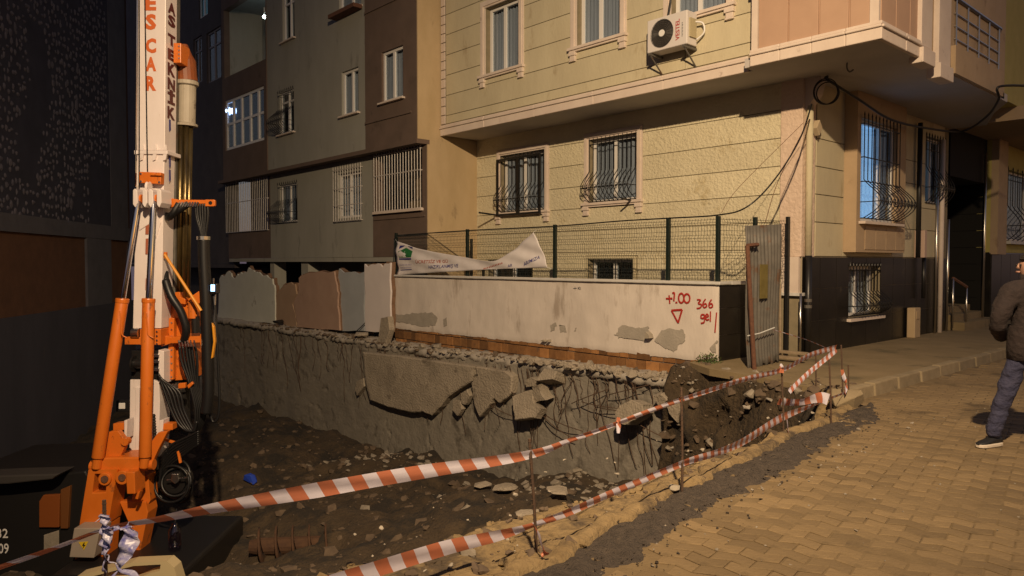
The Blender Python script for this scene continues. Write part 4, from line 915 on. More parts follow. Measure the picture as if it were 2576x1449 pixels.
# ================================================================== unlit building far left behind the rig
db = thing('dark_house', 'almost black house with unlit tall windows behind the drilling mast', 'house', (-29, 10, 0))
DW = front(10.35); pd_ = lambda x, y: PY(x, y, 10.35)
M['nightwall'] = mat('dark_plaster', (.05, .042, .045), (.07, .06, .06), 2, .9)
xd0, xd1 = -41, xc-.2
h1 = R4(pd_, 487, 508, 100, 215, 'l'); h2 = R4(pd_, 520, 556, 85, 212, 'l'); h3 = R4(pd_, 500, 522, -40, 50, 'l')
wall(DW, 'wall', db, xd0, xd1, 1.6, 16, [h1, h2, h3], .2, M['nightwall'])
for h in (h1, h2): window(DW, db, *h, mull=(.5,), transom=.7, curtain=False, rec=.05, fm=mat('frame_dim', (.16, .14, .16), rough=.5))
window(DW, db, *h3, mull=(.5,), rec=.05, lit=emis('teal_glow', (.05, .35, .40), .10))
MB().box(xd0, xd1, 11.6, 11.8, -3, 1.6).build('basement_wall', M['nightwall'], db); MB().box(xd0, xd1, 10.36, 11.8, 1.45, 1.59).build('floor_slab', M['nightwall'], db)

# ================================================================== stripped party wall on the left of the pit
LP0 = CW(-9 - .154*0, 0, 0); LT = (FH - RT*.154).normalized(); LN = V((LT.y, -LT.x, 0))
def LW(s, d, z): return LP0 + LT*s + LN*d + V((0, 0, z))
def lp(x, y):
    p = PP(x, y, LP0, LN); return (p-LP0).dot(LT), p.z
lb = thing('stripped_building', 'dark bare building wall with scattered adhesive dabs left of the pit', 'building', LW(15, -1, -3))
M['stripped'] = mat('stripped_wall', (.030, .031, .048), (.043, .044, .066), 1.5, .95, .4, 20)  # bluish tint puts violet ambient light into wall, dab and beam colours
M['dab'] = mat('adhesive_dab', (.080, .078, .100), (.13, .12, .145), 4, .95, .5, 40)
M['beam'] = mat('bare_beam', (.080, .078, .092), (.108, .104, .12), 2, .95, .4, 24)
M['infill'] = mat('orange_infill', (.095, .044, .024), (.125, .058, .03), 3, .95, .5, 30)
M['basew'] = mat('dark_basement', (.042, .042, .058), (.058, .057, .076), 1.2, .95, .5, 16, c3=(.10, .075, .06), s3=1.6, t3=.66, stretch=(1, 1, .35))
sE = lp(322, 600)[0]; zt1 = lp(140, 557)[1]
sC0, sC1 = lp(216, 690)[0], lp(277, 690)[0]
zB1, zB0 = lp(140, 552)[1], lp(140, 592)[1]; zO = lp(140, 782)[1]
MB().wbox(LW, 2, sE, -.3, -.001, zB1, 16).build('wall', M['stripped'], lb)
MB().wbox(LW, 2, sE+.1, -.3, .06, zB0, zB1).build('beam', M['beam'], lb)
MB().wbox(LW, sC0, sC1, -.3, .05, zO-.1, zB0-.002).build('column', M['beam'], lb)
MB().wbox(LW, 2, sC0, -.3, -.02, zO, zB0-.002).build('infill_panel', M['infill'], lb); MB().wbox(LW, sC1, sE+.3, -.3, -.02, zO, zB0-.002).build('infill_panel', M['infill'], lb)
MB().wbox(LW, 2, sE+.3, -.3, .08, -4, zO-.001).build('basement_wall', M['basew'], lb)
MB().wbox(LW, lp(275, 300)[0], sE, .0, .012, zB1, 16).build('corner_render', M['beam'], lb)
MB().wbox(LW, sE, sE+.35, -2.3, -.05, -4, 16).build('corner_strip', mat('brick_red_strip', (.055, .025, .018), rough=.9), lb)
MB().wbox(LW, 2, sE, -3, -2.9, -4, 16).build('inner_wall', M['stripped'], lb)
random.seed(3); b = MB()
sN = int((lp(272, 300)[0]-8)/.19)
for i in range(sN*38):
    s = 8+.19*(i % sN+.5)+random.gauss(0, .05); z = zB1+.1+.23*(i//sN)+random.gauss(0, .05)
    if n2(s, z, .55, 90) < -.36 or random.random() < .08: continue
    if z < zB1+1.9 and s > lp(222, 480)[0]: continue
    big = 1+1.1*max(0, n2(s, z, 1.3, 91)); w_, h_ = random.uniform(.03, .07)*big, random.uniform(.04, .095)*big; k = random.randint(6, 8); a0 = random.uniform(0, 6)
    ring = [(s+w_*math.cos(a0+2*math.pi*j/k)*random.uniform(.75, 1.1), z+h_*math.sin(a0+2*math.pi*j/k)*random.uniform(.75, 1.1)) for j in range(k)]
    b.add([LW(p, .0, q) for p, q in ring]+[LW(s+(p-s)*.6, random.uniform(.015, .03), z+(q-z)*.6) for p, q in ring], [(j, (j+1) % k, k+(j+1) % k, k+j) for j in range(k)]+[tuple(range(k, 2*k))])
kind(b.build('adhesive_dabs', M['dab'], lb), 'stuff')
# ================================================================== drilling rig
rig = thing('drilling_rig', 'orange and white piling rig with tall lettered mast standing in the pit', 'drilling rig', PD(330, 1440, 11))
DM = 10.8
def plate(name, px, D, th, m, parent=rig, bevel=.008):
    return MB().prism([PD(x, y, D) for x, y in px], FH*th).build(name, m, parent, bevel=bevel)
def rod(name, a, b_, Da, Db, r, m, parent=rig, n=14, r1=None):
    return MB().tube([PD(*a, Da), PD(*b_, Db)], r, n, r1).build(name, m, parent, True) if False else MB().lathe(PD(*a, Da), PD(*b_, Db)-PD(*a, Da), [(0, r*.96), (.01, r), ((PD(*b_, Db)-PD(*a, Da)).length-.01, r1 or r), ((PD(*b_, Db)-PD(*a, Da)).length, (r1 or r)*.96)], n).build(name, m, parent, smooth=False)
def hose(px, D, r, m='rubber', name='hose', parent=rig):
    pts = [PD(q[0], q[1], q[2] if len(q) > 2 else D) for q in px]; return MB().tube(smooth_pts(pts, 6), r, 7).build(name, M[m], parent, True)
mast = plate('mast', [(348, -160), (418, -160), (414.5, 378), (344.5, 378)], DM, .36, M['mast'])
plate('mast_flange', [(337, 378), (421, 378), (421, 388), (337, 388)], DM-.03, .44, M['mast'])
for x in (352, 384, 410):
    plate('flange_gusset', [(x, 378), (x+9, 378), (x+9, 372), (x+7, 362)], DM-.03, .03, M['mast'], bevel=.002); plate('flange_gusset', [(x, 388), (x+9, 388), (x+6, 402), (x, 404)], DM-.03, .03, M['mast'], bevel=.002)
lm = plate('lower_mast', [(344.5, 388), (413.5, 388), (405.5, 826), (334, 826)], DM, .34, M['mast'])
plate('mast_foot', [(327, 955), (384, 955), (400, 962), (402, 1010), (398, 1150), (325, 1150)], DM+.05, .34, M['mast'])
plate('mast_foot_rib', [(398, 880), (412, 884), (412, 966), (399, 962)], DM, .3, M['mast'])
for x in (340, 360): plate('mast_foot_rib', [(x, 975), (x+10, 975), (x+10, 1140), (x, 1140)], DM+.02, .03, M['mast'])
# lettering down the mast: orange on the face, dark on the side
def letter(ch, x0, x1, y0, y1, D, m, side_=False):
    vs_, fs = text_mesh(ch, .05); b = MB(); ym = max(v.y for v in vs_); b2 = []
    for v in vs_:
        if side_:
            p = PD(x0, y1+(y0-y1)*v.y/ym, DM); p = p + FH*(.06+.24*v.x) + RT*.004
        else: p = PD(x0+(x1-x0)*v.x, y1+(y0-y1)*v.y/ym, D)
        b2.append(p)
    b.add(b2, fs); b.build('lettering', m, mast, recalc=False)
M['letter_o'] = mat('letter_orange', (.60, .13, .03), rough=.5); M['letter_d'] = mat('letter_dark_red', (.10, .015, .015), rough=.5)
for ch, y0, y1 in (('E', -12, 24), ('S', 35, 72), ('C', 96, 131), ('A', 143, 177), ('R', 191, 226)): letter(ch, 366, 393, y0, y1, DM-.004, M['letter_o'])
for ch, y0, y1, x in (('A', -3, 24, 417.2), ('S', 29, 56, 417.1), ('T', 78, 104, 416.9), ('E', 116, 142, 416.7), ('K', 152, 182, 416.5), ('N', 190, 218, 416.4), ('İ', 219, 254, 416.2), ('K', 263, 292, 416)):
    letter(ch, x, 0, y0, y1, DM, M['letter_d'], True)
for y in (312, 405, 440): MB().prism([PD(415, y, DM)+RT*.004+FH*(.12+.05*c)+V((0, 0, .09*s_)) for c, s_ in ((0, 1), (1, 1), (1, -.6), (0, -1))], RT*.003).build('slot', M['ban_blue'], mast)
for a, c in (((350, -160), (350, 470)), ((362, -160), (371, 432))): MB().tube([PD(*a, DM-.06), PD(*c, DM-.06)], .010, 6).build('wire_rope', M['rubber'], rig)
MB().tube([PD(341, 470, DM-.02), PD(345, -160, DM-.02)], .014, 6).build('guide_rail', M['chrome'], rig)
# bracket, pulley and lugs
plate('rope_bracket', [(350, 432), (405, 434), (404, 463), (350, 460)], DM-.12, .11, M['orange']); plate('rope_bracket_lip', [(380, 436), (404, 437), (404, 442), (376, 441)], DM-.16, .05, M['orange'])
for x, y in ((354, 437), (400, 439), (400, 458), (354, 456)): MB().lathe(PD(x, y, DM-.135), FH, [(0, .015), (.03, .015)], 6).build('bolt', M['steel'], rig)
MB().lathe(PD(374, 470, DM-.16), RT, [(-.02, .075), (.0, .055), (.02, .075)], 18).build('pulley', M['mast'], rig)
for x in (334, 358, 373, 394): plate('lug', [(x, 478), (x+5, 474), (x+11, 480), (x+12, 510), (x+6, 522), (x, 514)], DM-.30, .32, M['mast'])
for x0, x1 in ((341, 358), (380, 394)): MB().lathe(PD(x0, 500, DM-.2), PD(x1, 500, DM-.2)-PD(x0, 500, DM-.2), [(0, .06), (.10, .06)], 14).build('rod_eye', M['orange'], rig)
plate('lug_skirt', [(346, 520), (400, 520), (404, 560), (392, 600), (380, 560), (350, 580)], DM-.02, .03, M['mast'])
for y0, y1 in ((550, 590), (600, 640), (700, 730), (770, 800)): plate('mast_label', [(366, y0), (376, y0), (375, y1), (365, y1)], DM-.012, .012, mat('label_rust', (.35, .10, .05), rough=.6), lm)
# twin rams
DR = DM-.34
for (t, mid, bot) in (((347, 505), (308, 752), (246, 1152)), ((386, 505), (374, 752), (365, 1150))):
    c = rod('ram_barrel', mid, bot, DR, DR-.1, .083, M['orange'], n=20); c.data.shade_smooth(); rr_ = rod('ram_rod', t, mid, DR+.1, DR, .042, M['chrome'], c, n=16); rr_.data.shade_smooth()
    rod('ram_gland', (mid[0], mid[1]-1), (mid[0]-.8, mid[1]+10), DR, DR, .09, M['orange'], c, n=20)
    MB().tube(smooth_pts([PD(mid[0]-6, mid[1]+30, DR-.09), PD(mid[0]-3, mid[1]+70, DR-.1), PD(mid[0]-1, mid[1]+90, DR-.1), PD(mid[0]+12, mid[1]+98, DR-.08)], 5), .010, 6).build('ram_pipe', M['orange'], c, True)
    e = rod('ram_foot', bot, (bot[0]-4, bot[1]+26), DR-.1, DR-.1, .062, M['orange'], c, n=14)
# crosshead
plate('crosshead', [(352, 828), (404, 828), (404, 868), (352, 868)], DM-.05, .30, M['orange']); plate('crosshead_arm', [(313, 848), (352, 848), (352, 867), (313, 867)], DM-.04, .12, M['orange'])
plate('crosshead_arm', [(404, 842), (430, 848), (505, 846), (505, 862), (430, 864), (404, 872)], DM+.1, .10, M['orange']); plate('crosshead_end', [(503, 840), (512, 840), (512, 868), (503, 868)], DM+.08, .14, M['orange'])
for y in (834, 845, 856, 865):
    MB().lathe(PD(394, y, DM-.07), FH, [(0, .013), (.03, .013)], 6).build('bolt', M['steel'], rig)
MB().lathe(PD(342, 838, DM-.04), RT, [(-.05, .07), (.05, .07)], 14).build('roller', M['steel'], rig)
# black winch under the crosshead
plate('winch_body', [(330, 882), (404, 882), (404, 952), (330, 952)], DM+.06, .30, M['black'])
MB().lathe(PD(336, 915, DM+.0), PD(366, 915, DM)-PD(336, 915, DM), [(0, .12), (.02, .12), (.021, .07), (.15, .07), (.151, .12), (.17, .12)], 18).build('winch_drum', M['black'], rig)
for y in (890, 905, 925): plate('valve_block', [(386, y), (400, y), (400, y+9), (386, y+9)], DM-.02, .1, M['steel'])
# hose arm
plate('hose_arm', [(414, 496), (450, 502), (518, 503), (518, 518), (450, 518), (416, 524)], DM+.05, .10, M['orange']); 
b = MB(); ring = [(516, 502), (538, 502), (540, 505), (540, 517), (538, 519), (516, 519)]; b.prism([PD(x, y, DM+.03) for x, y in ring], FH*.06); b.build('hose_arm_eye', M['orange'], rig, bevel=.006)
MB().lathe(PD(529, 510.5, DM+.026), FH, [(0, .028), (.07, .028)], 12).build('eye_hole', M['darkroom'], rig)
for i in range(8):
    x = 446+i*6.5; MB().tube([PD(x, 520, DM+.03), PD(x+7, 508, DM+.03)], .012, 6).build('hose_fitting', M['steel'], rig)
for i, (x, xx_) in enumerate(((497, 508), (503, 510), (509, 512), (515, 514), (522, 517), (493, 506))): hose([(x, 512), (x+1, 545), (xx_, 590), (xx_, 625)], DM+.06, .020)
hose([(450, 512, DM+.05), (436, 535, DM+.02), (424, 548, DM+.05), (419, 540, DM+.1)], DM, .048); hose([(475, 512, DM+.08), (445, 532, DM+.06), (425, 545, DM+.1)], DM, .05)
hose([(512, 600), (513, 660), (518, 760), (522, 900), (523, 990), (518, 1040)], DM+.05, .088, name='hose_sleeve')
MB().lathe(PD(512, 600, DM+.05)+V((0, 0, -.02)), (0, 0, 1), [(0, .095), (.05, .095)], 12).build('sleeve_clamp', M['steel'], rig)
# yellow stay
rod('stay_rod', (414, 640), (506, 782), DM, DM-.05, .022, mat('stay_yellow', (.65, .27, .02), rough=.4), n=8)
plate('stay_foot', [(411, 634), (418, 634), (418, 650), (411, 650)], DM-.01, .05, M['orange'])
# kelly bar and its drum
DK = DM+.55
kb = MB()
for k in range(8):
    a_ = 2*math.pi*k/8; o_ = RT*(.095*math.cos(a_)) + FH*(.095*math.sin(a_)); kb.tube([PD(463, 310, DK)+o_, PD(455, 765, DK)+o_], .042, 8)
kb.lathe(PD(463, 310, DK), PD(455, 765, DK)-PD(463, 310, DK), [(0, .10), (2.5, .10)], 14); kb.build('kelly_bar', M['greasy'], rig, True)
MB().lathe(PD(469, 318, DK), PD(471, 200, DK)-PD(469, 318, DK), [(0, .16), (.03, .165), (.05, .128), (.60, .128), (.62, .165), (.67, .165), (.70, .12)], 22).build('swivel_drum', mat('drum_shaded_cream', (.40, .36, .29), (.33, .29, .23), 4, .5, c3=(.16, .13, .10), s3=6, t3=.6), rig)  # drum colour darkened to carry the shade it stands in
MB().lathe(PD(470, 205, DK), PD(463, 108, DK)-PD(470, 205, DK), [(0, .155), (.10, .15), (.30, .15), (.40, .10), (.55, .05)], 18).build('swivel_cap', mat('cap_shaded_orange', (.24, .062, .012), (.17, .045, .012), 6, .5), rig)  # orange darkened too, shade put into the cap colour
plate('kelly_guide', [(436, 108), (455, 108), (455, 158), (436, 158)], DM+.2, .3, M['orange'])
for y in (116, 126, 136, 146): MB().lathe(PD(450, y, DM+.185), FH, [(0, .012), (.02, .012)], 6).build('bolt', M['steel'], rig)
plate('kelly_rail', [(437, -160), (446, -160), (440, 750), (431, 750)], DM+.36, .12, M['zinc'])
# rotary head
rh = plate('rotary_head', [(428, 752), (450, 748), (470, 756), (480, 746), (500, 732), (504, 775), (496, 802), (478, 806), (470, 840), (482, 905), (476, 955), (424, 958), (424, 830)], DM+.30, .45, M['orange'])
plate('head_bracket', [(440, 735), (452, 735), (454, 748), (466, 752), (466, 766), (440, 762)], DM+.22, .12, M['orange']); plate('head_cover', [(470, 760), (505, 730), (504, 762), (480, 772)], DM+.15, .2, M['orange'])
plate('head_flange', [(424, 800), (438, 800), (436, 955), (422, 955)], DM+.2, .12, M['orange'])
for k in range(9): MB().lathe(PD(431, 812+k*17, DM+.185), FH, [(0, .013), (.02, .013)], 6).build('bolt', M['steel'], rh)
MB().lathe(PD(455, 985, DK), V((0, 0, 1)), [(-.6, .13), (0, .13), (.02, .20), (.25, .20)], 18).build('casing_drive', M['black'], rig)
MB().lathe(PD(487, 780, DM+.2), V((0, 0, 1)), [(-.12, .075), (.12, .075), (.14, .05)], 14).build('hydraulic_motor', M['orange'], rig); MB().lathe(PD(492, 812, DM+.2), V((0, 0, 1)), [(-.15, .06), (.1, .06)], 12).build('hydraulic_motor', M['black'], rig)
hose([(416, 705, DM+.05), (430, 745, DM), (455, 785, DM+.02), (468, 830, DM+.05), (462, 860, DM+.1)], DM, .06, name='hose_sleeve')
hose([(417, 685, DM+.15), (418, 700, DM+.08), (420, 715, DM+.04)], DM, .04)
plate('side_guard', [(532, 812), (538, 822), (541, 860), (535, 900), (530, 903), (536, 860), (533, 825)], DM, .06, mat('guard_yellow', (.66, .28, .02), rough=.4))
# lamp and fittings at the far side of the sleeve
wlx = thing('work_lamp', 'small bluish work lamp lit on the right side of the drilling rig', 'lamp', PD(535, 722, DM))
MB().prism([PD(x, y, DM) for x, y in ((528, 714), (546, 714), (546, 738), (528, 738))], FH*.12).build('housing', M['black'], wlx, bevel=.01)
MB().prism([PD(x, y, DM-.006) for x, y in ((530, 716), (540, 716), (540, 733), (530, 733))], FH*.005).build('lens', emis('work_lens', (.35, .62, 1), 3.0), wlx)
MB().tube([PD(537, 714, DM+.05), PD(537, 700, DM+.05)], .012, 6).build('stem', M['steel'], wlx)
hose([(536, 740), (543, 800), (548, 900), (552, 1000), (548, 1050), (535, 1060), (526, 1030)], DM+.1, .020); hose([(541, 738), (540, 790), (545, 850)], DM+.1, .018, 'steel', 'pipe')
# hose cascades
random.seed(21)
for i, x in enumerate((449, 457, 465, 472, 479, 488)):
    MB().tube([PD(x, 856, DM+.06), PD(x+3, 872, DM+.04)], .013, 6).build('hose_fitting', M['steel'], rig)
    hose([(x+3, 872), (x+8, 910), (478+i*4, 970), (492+i*5, 1040), (480+i*3, 1090), (440+i*4, 1130), (410+i*3, 1160), (400+i*2, 1230)], DM+.02+.03*i, .020)
for i in range(5):
    x = 418+i*9; plate('hose_clamp', [(x, 968), (x+6, 966), (x+6, 980), (x, 982)], DM+.0, .05, M['steel'], bevel=.003)
    hose([(398+i*2, 940+i*4, DM), (414+i*9, 985, DM), (430+i*8, 1030, DM), (452+i*7, 1070, DM), (480+i*2, 1085, DM), (495, 1060, DM)], DM, .021)
plate('hose_clamp', [(448, 965), (466, 963), (466, 976), (448, 978)], DM-.03, .06, M['orange']); plate('hose_clamp', [(470, 970), (482, 960), (486, 966), (474, 978)], DM-.03, .05, M['orange'])
for i in range(7): hose([(500, 1085+i*5), (470, 1100+i*6), (430, 1120+i*8), (405, 1150+i*8)], DM-.05+.02*i, .019)
MB().tube(smooth_pts([PD(386, 1042, DM-.2), PD(388, 1080, DM-.2), PD(391, 1130, DM-.2), PD(396, 1180, DM-.15)], 8), .024, 8).build('drag_chain', M['black'], rig)
for k in range(14): MB().ring(PD(386+k*.5, 1046+k*7, DM-.2), (0, 0, 1), .022, .010, 10, 5).build('chain_link', M['black'], rig)
hr_ = MB()
for q in range(11): hr_.ring(PD(438+random.uniform(-9, 9), 1212+random.uniform(-14, 14), DM+.0+.04*q), FH+V((random.uniform(-.35, .35), random.uniform(-.35, .35), random.uniform(-.3, .3))), random.uniform(.15, .29), .021, 26, 6)
hr_.build('hose_reel', M['rubber'], rig, True); MB().lathe(PD(438, 1215, DM+.03), FH, [(0, .16), (.3, .16)], 18).build('reel_drum', M['black'], rig)
b = MB(); b.box(0, 0, 0, 0, 0, 0) if False else None
plate('valve', [(432, 1192), (448, 1192), (450, 1210), (440, 1218), (430, 1210)], DM-.1, .08, M['steel']); MB().tube([PD(420, 1207, DM-.08), PD(470, 1202, DM-.08), PD(473, 1184, DM-.08)], .012, 6).build('valve_handle', M['steel'], rig)
MB().tube([PD(466, 1250, DM), PD(478, 1226, DM)], .012, 6).build('valve_lever', M['steel'], rig)
plate('pipe_hook', [(414, 1104), (444, 1112), (456, 1165), (450, 1166), (440, 1118), (412, 1110)], DM+.0, .04, M['orange'])
# orange A-frame base
DF = 10.35
lg_ = [(222, 1182), (296, 1180), (272, 1318), (198, 1330)]
hole = [(238, 1192), (270, 1192), (266, 1238), (232, 1240)]
b = MB(); o_ = [PD(x, y, DF) for x, y in lg_]; h_ = [PD(x, y, DF) for x, y in hole]
b.add(o_+h_+[p+FH*.35 for p in o_]+[p+FH*.35 for p in h_], [(i, (i+1) % 4, 4+(i+1) % 4, 4+i) for i in range(4)]+[(8+i, 12+i, 12+(i+1) % 4, 8+(i+1) % 4) for i in range(4)]+[(i, 8+i, 8+(i+1) % 4, (i+1) % 4) for i in range(4)]+[(4+i, 4+(i+1) % 4, 12+(i+1) % 4, 12+i) for i in range(4)])
b.build('base_leg', M['orange'], rig, bevel=.012)
plate('base_leg', [(198, 1331), (272, 1319), (262, 1449), (182, 1449)], DF+.02, .33, M['orange'])
plate('base_leg', [(300, 1262), (366, 1262), (372, 1290), (340, 1449), (300, 1449), (330, 1330)], DF+.25, .3, M['orange'])
plate('base_leg', [(345, 1195), (372, 1195), (378, 1260), (366, 1280), (330, 1262)], DF+.3, .25, M['orange'])
plate('base_crossbeam', [(262, 1152), (356, 1150), (360, 1184), (226, 1188), (232, 1160)], DF+.04, .45, M['orange'], bevel=.02)
plate('base_horn', [(262, 1152), (274, 1086), (297, 1084), (317, 1111), (312, 1128), (300, 1154)], DF+.15, .10, M['orange']); plate('base_horn', [(422, 1085), (398, 1131), (384, 1162), (368, 1165), (372, 1122), (398, 1088)], DF+.15, .10, M['orange'])
plate('base_block', [(284, 1066), (311, 1064), (311, 1082), (284, 1084)], DF+.3, .15, M['orange']); plate('base_block', [(408, 1066), (434, 1066), (434, 1082), (408, 1082)], DF+.3, .15, M['orange'])
plate('slide_plate', [(312, 1058), (320, 1056), (318, 1104), (312, 1104)], DF+.28, .2, M['mast']); plate('slide_plate', [(400, 1058), (411, 1056), (408, 1092), (399, 1092)], DF+.28, .2, M['mast'])
plate('base_lug', [(316, 1188), (338, 1188), (340, 1243), (319, 1243)], DF-.12, .3, M['orange'], bevel=.012); plate('base_lug', [(345, 1238), (352, 1236), (346, 1257), (339, 1255)], DF-.06, .1, M['orange'])
for x, y in ((236, 1172), (252, 1172), (366, 1170), (382, 1168)): MB().lathe(PD(x, y, DF+.1), RT, [(-.035, .0), (-.035, .075), (.035, .075), (.035, 0.001)], 16).build('ram_bracket', M['orange'], rig)
for x, y, r_ in ((306, 1202, .10), (262, 1206, .09)):
    MB().lathe(PD(x, y, DF-.04), FH, [(0, r_), (.1, r_)], 18).build('pivot_boss', M['orange'], rig, bevel=.01); MB().lathe(PD(x, y, DF-.06), FH, [(0, .05), (.05, .05)], 14).build('pivot_pin', M['rust'], rig)
MB().lathe(PD(313, 1112, DF+.12), FH, [(0, .055), (.1, .055)], 14).build('pivot_boss', M['orange'], rig)
cb = plate('control_box', [(186, 1329), (252, 1329), (236, 1404), (174, 1402)], DF-.25, .30, mat('box_grey', (.30, .25, .20), (.34, .28, .23), 4, .5), bevel=.01)
plate('warning_sign', [(197.5, 1364), (222, 1362), (211, 1384)], DF-.256, .004, mat('sign_yellow', (.65, .45, .02), rough=.5), cb, 0)
plate('warning_sign', [(211, 1365), (206, 1373), (210, 1373), (208, 1380), (215, 1371), (211, 1371), (213, 1365)], DF-.262, .004, M['black'], cb, 0)
# dark upper carriage with fleet number
bd = plate('machine_body', [(-160, 1212), (30, 1205), (215, 1184), (222, 1196), (200, 1330), (180, 1480), (-160, 1480)], DF+.25, 2.2, M['black'], bevel=.03)
plate('body_hood', [(-160, 1204), (20, 1196), (150, 1192), (130, 1206), (20, 1218), (-160, 1224)], DF-.05, .4, mat('hood_dark', (.05, .045, .042), rough=.35), bevel=.02)
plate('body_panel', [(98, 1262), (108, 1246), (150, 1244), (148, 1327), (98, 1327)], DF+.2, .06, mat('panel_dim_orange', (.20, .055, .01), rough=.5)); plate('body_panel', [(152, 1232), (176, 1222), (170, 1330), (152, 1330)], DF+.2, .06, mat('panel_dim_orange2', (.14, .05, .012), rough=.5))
plate('data_plate', [(110, 1346), (148, 1334), (148, 1374), (110, 1386)], DF+.19, .01, M['rub_grey'])
for txt, x0, x1, y0, y1 in (('32', -8, 20, 1330, 1353), ('09', -4, 22, 1367, 1392)):
    vs_, fs = text_mesh(txt, .01); ym = max(v.y for v in vs_); b = MB(); b.add([PD(x0+(x1-x0)*v.x, y1+(y0-y1)*v.y/ym, DF+.243) for v in vs_], fs); b.build('fleet_number', M['white'], bd, recalc=False)
# cream foot plate and track
b = MB(); o_ = [(195, 1449), (330, 1416), (420, 1412), (438, 1428), (452, 1475), (190, 1475)]; i_ = [(225, 1452), (335, 1424), (404, 1420), (402, 1436), (372, 1444), (330, 1462)]
o3 = [PD(x, y, 9.3) for x, y in o_]; i3 = [PD(x, y, 9.3) for x, y in i_]; n = 6
b.add(o3+i3+[p+FH*.2 for p in o3]+[p+FH*.2 for p in i3], [(i, (i+1) % n, n+(i+1) % n, n+i) for i in range(n)]+[(i, 2*n+i, 2*n+(i+1) % n, (i+1) % n) for i in range(n)]+[(n+i, n+(i+1) % n, 3*n+(i+1) % n, 3*n+i) for i in range(n)])
b.build('foot_plate', mat('cream_paint', (.55, .45, .26), rough=.4), rig)
MB().prism([PD(x, y, 9.7) for x, y in ((120, 1450), (450, 1450), (450, 1540), (120, 1540))], FH*2.4).build('undercarriage', M['black'], rig, bevel=.05)
btl = thing('plastic_bottle', 'clear plastic bottle hanging low beside the rig base', 'bottle', PD(440, 1375, DM-.3))
MB().lathe(PD(440, 1375, DM-.3), (0, 0, 1), [(0, .075), (.02, .085), (.24, .085), (.30, .04), (.34, .035)], 16).build('shell', glassmat('bottle_plastic', (.62, .5, .66), .35, .08), btl, True); MB().tube([PD(440, 1315, DM-.3), PD(444, 1280, DM-.2)], .005, 4).build('string', M['rubber'], btl)
plate('gauge_plate', [(298, 1014), (314, 1014), (314, 1029), (298, 1029)], DM+.5, .02, M['white']); plate('gauge_backing', [(292, 1008), (326, 1008), (326, 1036), (292, 1036)], DM+.525, .1, M['black'])

# ------------------------------------------------------------------ auger lying on the pit floor
M['auger'] = mat('muddy_rust', (.055, .026, .014), (.085, .042, .02), 12, .9, .4, 50)
ap0 = PZ(655, 1375, -2.62); ap1 = PZ(842, 1368, -2.62); ad_ = (ap1-ap0); aL = ad_.length; ad_.normalize(); ar = .30
au = thing('drill_auger', 'rusty flighted drilling auger lying on the dark pit floor', 'auger', ap0)
c0 = ap0+V((0, 0, .0)); MB().lathe(c0, ad_, [(-.15, .10), (0, .13), (aL, .13), (aL+.3, .03)], 14).build('stem', M['auger'], au)
b = MB(); uu = V((0, 0, 1)); vv = ad_.cross(uu); N_ = 72; pts = []
for i in range(N_+1):
    t_ = i/N_; a_ = t_*2*math.pi*4.5; e_ = uu*math.cos(a_)+vv*math.sin(a_); pts += [c0+ad_*(aL*t_)+e_*.12, c0+ad_*(aL*t_)+e_*ar]
b.grid(pts, 2, N_+1); fo = b.build('flight', M['auger'], au, True, recalc=False); sm = fo.modifiers.new('thick', 'SOLIDIFY'); sm.thickness = .025
# ================================================================== corrugated sheet at the wall end
cs = thing('corrugated_sheet', 'tall dented corrugated metal sheet fixed beside the black wall end', 'metal sheet', (-5.65, 10, .1))
sx = PD(1893, 930, 10.65); A0 = V((-5.66, 9.72, .04)); A1 = V((-5.66, 10.62, .14)); n = 72; pts = []
for j, f in enumerate([0, .06, .15, .3, .5, .7, .85, 1]):
    for i in range(n+1):
        u = i/n; p = A0.lerp(A1, u); ztop_ = 2.17+.06*u; z0_ = p.z+.05*n2(u*6, 0, 1, 95)+(.06*math.sin(u*31) if f == 0 else 0)
        pts.append(V((p.x+.020*math.sin(u*2*math.pi*11)+.05*n2(u*2, f*2, 1, 96)-.05*f*(1-f), p.y-.10*f*(1-u)+.06*f*u*0, z0_+(ztop_-z0_)*f)))
so = MB().grid(pts, n+1, 8).build('sheet', M['zinc'], cs, True, recalc=False); sm = so.modifiers.new('t', 'SOLIDIFY'); sm.thickness = .004
p0, p1 = PD(1898, 932, 10.6), PD(1880, 618, 10.6); MB().tube([p0, p1], .032, 8).build('post', M['rust'], cs)
MB().tube([p1, p1+V((.02, .25, .02))], .03, 6).build('post_arm', M['rust'], cs)
MB().box(-5.62, -5.61, 9.95, 10.16, 1.12, 1.62).build('poster', mat('poster_olive', (.13, .10, .02), (.18, .14, .04), 8, .8), cs)
MB().tube([V((-5.60, 9.60, .6)), V((-5.58, 9.9, .62)), V((-5.57, 10.3, .68))], .008, 5).build('strap', M['ban_white'], cs)
for k, (y_, z_) in enumerate(((10.75, .16), (10.95, .22))):
    tag(MB().box(-5.9+.05*k, -5.35-.05*k, y_, y_+.09, z_, z_+.045).build('plank', M['plank'], None, bevel=.006), 'lower grey plank lying behind the corrugated sheet foot' if k == 0 else 'upper grey plank lying behind the corrugated sheet foot', 'plank')
tag(MB().tube([V((-5.87+.12, 11.45, .15)), V((-5.87+.12, 11.45, 1.15))], .018, 8).build('steel_pole', M['steel'], None, True), 'short shiny steel pole standing at the black corner tiles', 'pole')
tag(MB().tube([V((-5.9, 11.1, .15)), V((-5.92, 11.1, 1.3))], .022, 6).build('timber_stake', M['plank'], None), 'weathered pale stake upright behind the corrugated sheet', 'stake')

